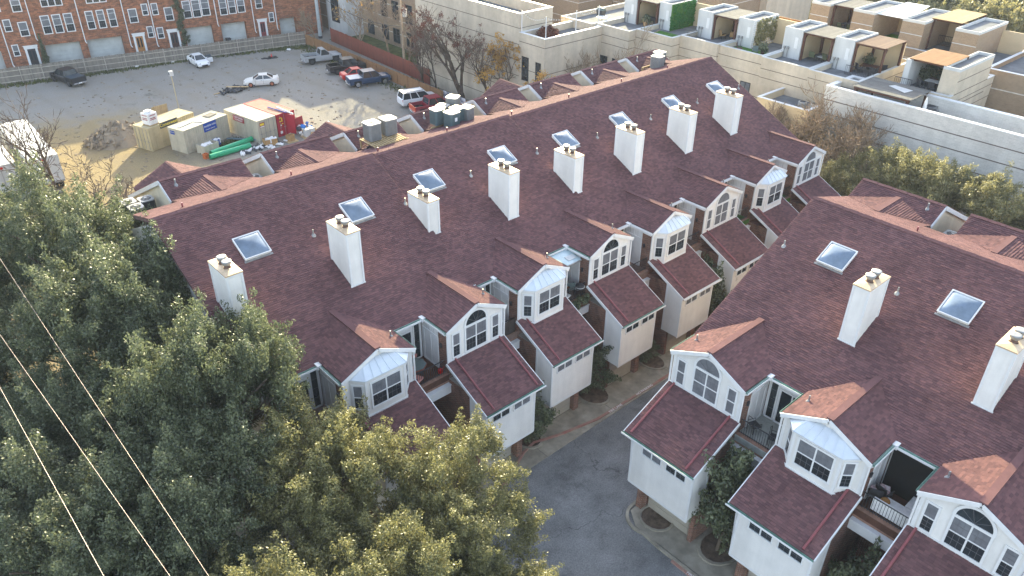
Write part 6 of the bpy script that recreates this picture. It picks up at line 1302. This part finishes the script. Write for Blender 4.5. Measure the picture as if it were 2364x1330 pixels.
for k, (x, y, s, h, m, lb) in enumerate(((31.9, 43.5, .85, 1.05, ACBLUE, 'left front slate air conditioner of the cluster of six'), (32.3, 42.35, .9, 1.05, ACBLUE, 'nearest air conditioner of the cluster of six, with a white label'), (33.2, 42.9, .85, 1.0, ACBLUE, 'slate air conditioner behind the nearest one of the six'), (33.95, 42.7, .8, .95, ACGREY, 'right pale air conditioner of the cluster of six'), (33.0, 44.3, .8, .85, ACGREY, 'hidden round topped air conditioner in the middle of the six'), (34.1, 44.5, .85, 1.2, ACGREY, 'rearmost air conditioner of the cluster of six'))):
    acunit(x, y, 13.1, s, h, m, lb, .1*k, ribs=k % 2 == 0 or True)
platform('dark legged stand under the far pair of air conditioners', 54.2, 56.6, 42.0, 43.6, 12.95, 1.4, False)
acunit(54.9, 42.5, 12.95, .95, 1.0, ACGREY, 'near unit of the pair on the far end of the long roof', .2, ribs=False); acunit(56.0, 43.2, 12.95, .9, 1.0, ACBLUE, 'rear unit of the pair on the far end of the long roof', .1)
for k, (x, y, lb) in enumerate(((11.55, 46.2, 'front unit of the three dark air conditioners at the left end of the roof'), (11.45, 47.2, 'back unit of the three dark air conditioners at the left end of the roof'), (12.4, 46.9, 'right unit of the three dark air conditioners at the left end of the roof'))): acunit(x, y, 11.17, .8, .85, DARKMET, lb, topm=ACTOP)
acunit(18.65, 45.3, 11.17, .85, 1.0, mat('olive_ac', (.12, .13, .09), .6), 'olive round topped air conditioner sunk between the first and second rear roofs')
acunit(45.6, 12.95, 10.75, .85, 1.05, mat('olive_ac', (.12, .13, .09), .6), 'dark air conditioner sunk between the rear roofs of the right hand row')
q = M()
for i in range(5): q.tube([(26.0-.1*i, 42.7, 13.3), (25.2, 43.0-.1*i, 12.9), (24.6+.1*i, 43.6, 12.5)], .03, 5)
tag(q.build('refrigerant_lines', DARKMET, None), 'bundle of pipes running from the slatted stand to the roof', 'pipes'); q = M()
for i in range(4): q.tube([(31.4, 42.3+.15*i, 13.0), (30.6, 42.6, 12.7+.1*i), (30.0, 43.2+.2*i, 12.6), (29.4, 43.5, 12.3)], .03, 5)
tag(q.build('refrigerant_lines', DARKMET, None), 'black hoses trailing from the cluster of six air conditioners', 'pipes'); q = M(); q.tube([(54.3, 42.2, 12.9), (53.8, 42.6, 12.6), (53.3, 43.0, 12.7), (52.8, 43.6, 12.6)], .05, 6); tag(q.build('refrigerant_lines', DARKMET, None), 'thick black hose at the far pair of air conditioners', 'pipes')

# ------------------------------------------------------------------ things on the patios
zf = 6.29
T = thing('patio_umbrella', 'closed tan patio umbrella standing in a patio table', 'parasol', (18.35, 28.6, zf)); q = M(); q.tube([(0, 0, 0), (0, 0, 2.2)], .025, 6); q.build('pole', WOODB, T); q = M(); q.lathe((0, 0, .95), [(.06, 0), (.15, .15), (.1, .8), (.02, 1.2)], 10); q.build('canopy', mat('tan_canvas', (.36, .24, .17), .9), T)
T = thing('patio_table', 'octagonal glass topped patio table under the closed umbrella', 'table', (18.75, 28.5, zf), .2); q = M(); q.prism([(.6*math.cos(a*math.pi/4), .6*math.sin(a*math.pi/4), .7) for a in range(8)], (0, 0, .02)); q.build('tabletop', mat('patio_table_glass', (.14, .18, .17), .08, .1, 2, .6), T); q = M(); q.lathe((0, 0, .62), [(.62, 0), (.64, .07)], 8); q.build('rim', mat('red_brown_table_frame', (.26, .08, .06), .5), T)
for a in range(4): q = M(); q.bar((.42*math.cos(a*1.57), .42*math.sin(a*1.57), 0), (.5*math.cos(a*1.57), .5*math.sin(a*1.57), .65), .04); q.build('leg', DARKMET, T)
PINK = mat('salmon_chair_paint', (.50, .22, .19), .6)
chair(18.3, 27.75, zf, .4, PINK, 'salmon coloured chair on the first visible patio', 'salmon patio chairs', .95); chair(19.0, 29.35, zf, 3.0, PINK, 'salmon coloured chair behind the glass patio table', 'salmon patio chairs', .95)
T = thing('watering_can', 'red watering can by the patio railing', 'watering can', (19.85, 27.75, zf)); q = M(); q.lathe((0, 0, 0), [(.12, 0), (.13, .25), (.06, .3)], 10); q.build('can_body', mat('red_plastic', (.6, .02, .02), .4), T); q = M(); q.tube([(.1, 0, .1), (.3, 0, .35)], [.03, .015], 6); q.tube([(-.1, 0, .08), (-.2, 0, .2), (-.06, 0, .3)], .015, 5); q.build('spout_and_handle', MATS['red_plastic'], T)
# clear patio roof of the fourth house
q = M(); q.prism([(29.55, 29.9, 8.95), (31.45, 29.9, 8.95), (31.45, 28.55, 8.7), (29.55, 28.55, 8.7)], (0, 0, .03)); T = thing('patio_roof', 'pale blue translucent patio roof with two white sheets on it', 'roof', (0, 0, 0)); q.build('clear_sheet', mat('translucent_roof_sheet', (.42, .52, .55), .25, .08, 1, .6), T); q = M()
for x in (29.6, 30.5, 31.4): q.bar((x, 29.95, 8.93), (x, 28.5, 8.67), .05)
q.bar((29.55, 28.52, 8.68), (31.45, 28.52, 8.68), .07); q.build('frame_bar', STEEL, T); q = M(); q.prism([(30.6, 29.2, 8.86), (31.3, 29.2, 8.86), (31.3, 28.8, 8.79), (30.6, 28.8, 8.79)], (0, 0, .02)); q.prism([(29.6, 28.9, 8.81), (30.1, 28.9, 8.81), (30.1, 28.6, 8.75), (29.6, 28.6, 8.75)], (0, 0, .02)); q.build('white_sheet', WSTUC, T)
table(30.2, 29.2, zf, 0, .8, 1.3, WOODB, 'brown table under the clear patio roof'); chair(30.9, 28.9, zf, 2.6, ACBLUE, 'grey high backed chair under the clear patio roof', 'patio chairs'); chair(30.0, 28.4, zf, .2, TRIM, 'white chair by the railing under the clear patio roof', 'patio chairs')
gm_ = leaf_mesh('foliage', [(random.uniform(0, 1.8), random.gauss(0, .1), .35+random.gauss(0, .1), .22) for _ in range(24)], 1500, .07, LEAFD, 401)
T = thing('window_box', 'planter full of green plants on the patio edge beside the clear roof', 'planter', (29.6, 27.75, 5.95)); o = bpy.data.objects.new('foliage', gm_); COL.objects.link(o); o.parent = T; q = M(); q.box((-.02, -.15, 0), (1.85, .15, .3)); q.build('trough', WOODB, T)
T = thing('kettle_grill', 'round black and white grill on the patio edge', 'grill', (31.1, 28.2, zf)); q = M(); q.lathe((0, 0, .5), [(.05, 0), (.26, .12), (.3, .25), (.26, .38), (.05, .46)], 14); q.build('bowl', DARKMET, T); q = M(); q.lathe((0, 0, .74), [(.31, 0), (.32, .03)], 14); q.build('rim', TRIM, T)
for a in range(3): q = M(); q.bar((.2*math.cos(a*2.1), .2*math.sin(a*2.1), .55), (.3*math.cos(a*2.1), .3*math.sin(a*2.1), 0), .03); q.build('leg', DARKMET, T)
# first patio of the right hand row: iron seats
for k, (x, y, rz, lb) in enumerate(((28.75, 13.9, 1.2, 'black iron chair with a covered seat by the railing of the pale patio'), (28.7, 12.75, .3, 'black iron chair at the near end of the pale patio'))):
    T = thing('iron_chair', lb, 'chair', (x, y, zf-.05), rz, 'iron chairs on the pale patio'); q = M(); q.tube([(-.25, .2, 0), (-.25, .22, .9), (0, .25, 1.0), (.25, .22, .9), (.25, .2, 0)], .018, 6); q.build('back_frame', DARKMET, T); q = M(); q.box((-.26, -.25, .42), (.26, .22, .46)); q.build('seat', DARKMET, T); q = M(); q.tube([(-.25, -.24, 0), (-.25, -.24, .62), (-.25, .2, .62)], .016, 5); q.tube([(.25, -.24, 0), (.25, -.24, .62), (.25, .2, .62)], .016, 5); q.build('arm_frame', DARKMET, T)
# second patio: white sofas and cushions
T = thing('patio_sofa', 'white corner sofa by the railing with a ginger cushion', 'sofa', (28.75, 6.75, zf)); q = M(); q.box((-.4, -.8, .1), (.4, .8, .42)); q.build('seat', WBAG, T); q = M(); q.box((-.5, -.8, .1), (-.36, .8, .75)); q.build('backrest', WBAG, T); q = M(); q.lathe((0, .45, .42), [(.05, 0), (.22, .05), (.2, .12), (.05, .15)], 10); q.build('cushion', mat('ginger_fabric', (.42, .20, .06), .9, .3, 12), T)
T = thing('patio_sofa', 'long white bench along the gabled wall of the patio', 'sofa', (29.5, 6.25, zf)); q = M(); q.box((-.3, -.3, .1), (1.1, .25, .45)); q.build('seat', WBAG, T); q = M(); q.box((-.3, -.42, .1), (1.1, -.3, .8)); q.build('backrest', WBAG, T)
PRT = mat('patterned_cushion', (.70, .66, .64), .9, .9, 9, .2, col2=(.35, .12, .13), detail=2)
for k, (x, y, z, rx_) in enumerate(((29.3, 7.5, zf+.55, .5), (28.95, 7.75, zf+.6, 1.2))):
    q = M(); q.box((-.22, -.22, -.05), (.22, .22, .05)); o = q.build('cushion', PRT, None); o.location = (x, y, z); o.rotation_euler = (.4, -.5, rx_); tag(o, ['patterned square cushion in the dark patio', 'striped cushion on the dark chair by the wall'][k], 'cushion', 'patterned cushions')
chair(29.25, 7.5, zf, 1.4, DARKMET, 'dark armchair holding a patterned cushion', 'dark armchairs', 1.0); chair(28.9, 7.75, zf, 2.0, DARKMET, 'dark armchair against the wall with a striped cushion', 'dark armchairs', 1.0)
# screen closing the dark patio at the back
q = M(); q.box((30.02, 5.95, zf), (30.05, 7.9, 8.75)); tag(q.build('insect_screen', mat('black_screen_mesh', (.012, .012, .012), .9), None), 'black mesh screen closing the back of the dark patio', 'screen')
T = thing('patio_gate', 'dark slatted patio gate between the first two roof steps', 'gate', (24.1, 28.0, zf)); q = M()
for i in range(11): q = M(); q.box((i*.13, 0, 0), (i*.13+.11, .03, .95)); q.build('slat', mat('dark_stained_slats', (.05, .04, .035), .8, .2, 3), T)
# white fascia ends that stick out at the roof steps
for k, (x, y, z) in enumerate(((23.9, 30.1, 9.35), (35.2, 30.6, 9.3))):
    q = M(); q.box((-.9, -.06, -.06), (.1, .06, .1)); q.box((-.1, -.4, -.12), (.1, .05, -.02)); o = q.build('gutter_end', TRIM, None); o.location = (x, y, z); tag(o, ['white gutter end at the first roof step', 'white gutter end at the second roof step'][k], 'gutter', 'gutter ends at the roof steps')

# ------------------------------------------------------------------ the thin haze of the winter air
hz = bpy.data.materials.new('haze_air'); hz.use_nodes = True; hn = hz.node_tree; hn.nodes.remove(hn.nodes['Principled BSDF'])
pv = hn.nodes.new('ShaderNodeVolumePrincipled'); pv.inputs['Color'].default_value = (.70, .80, 1.0, 1); pv.inputs['Density'].default_value = .00024; pv.inputs['Anisotropy'].default_value = 0.0
hn.links.new(pv.outputs[0], hn.nodes['Material Output'].inputs['Volume'])
hb = M(); hb.box((-520, -520, -1), (720, 720, 36)); hb.build('haze', hz, kind='stuff')
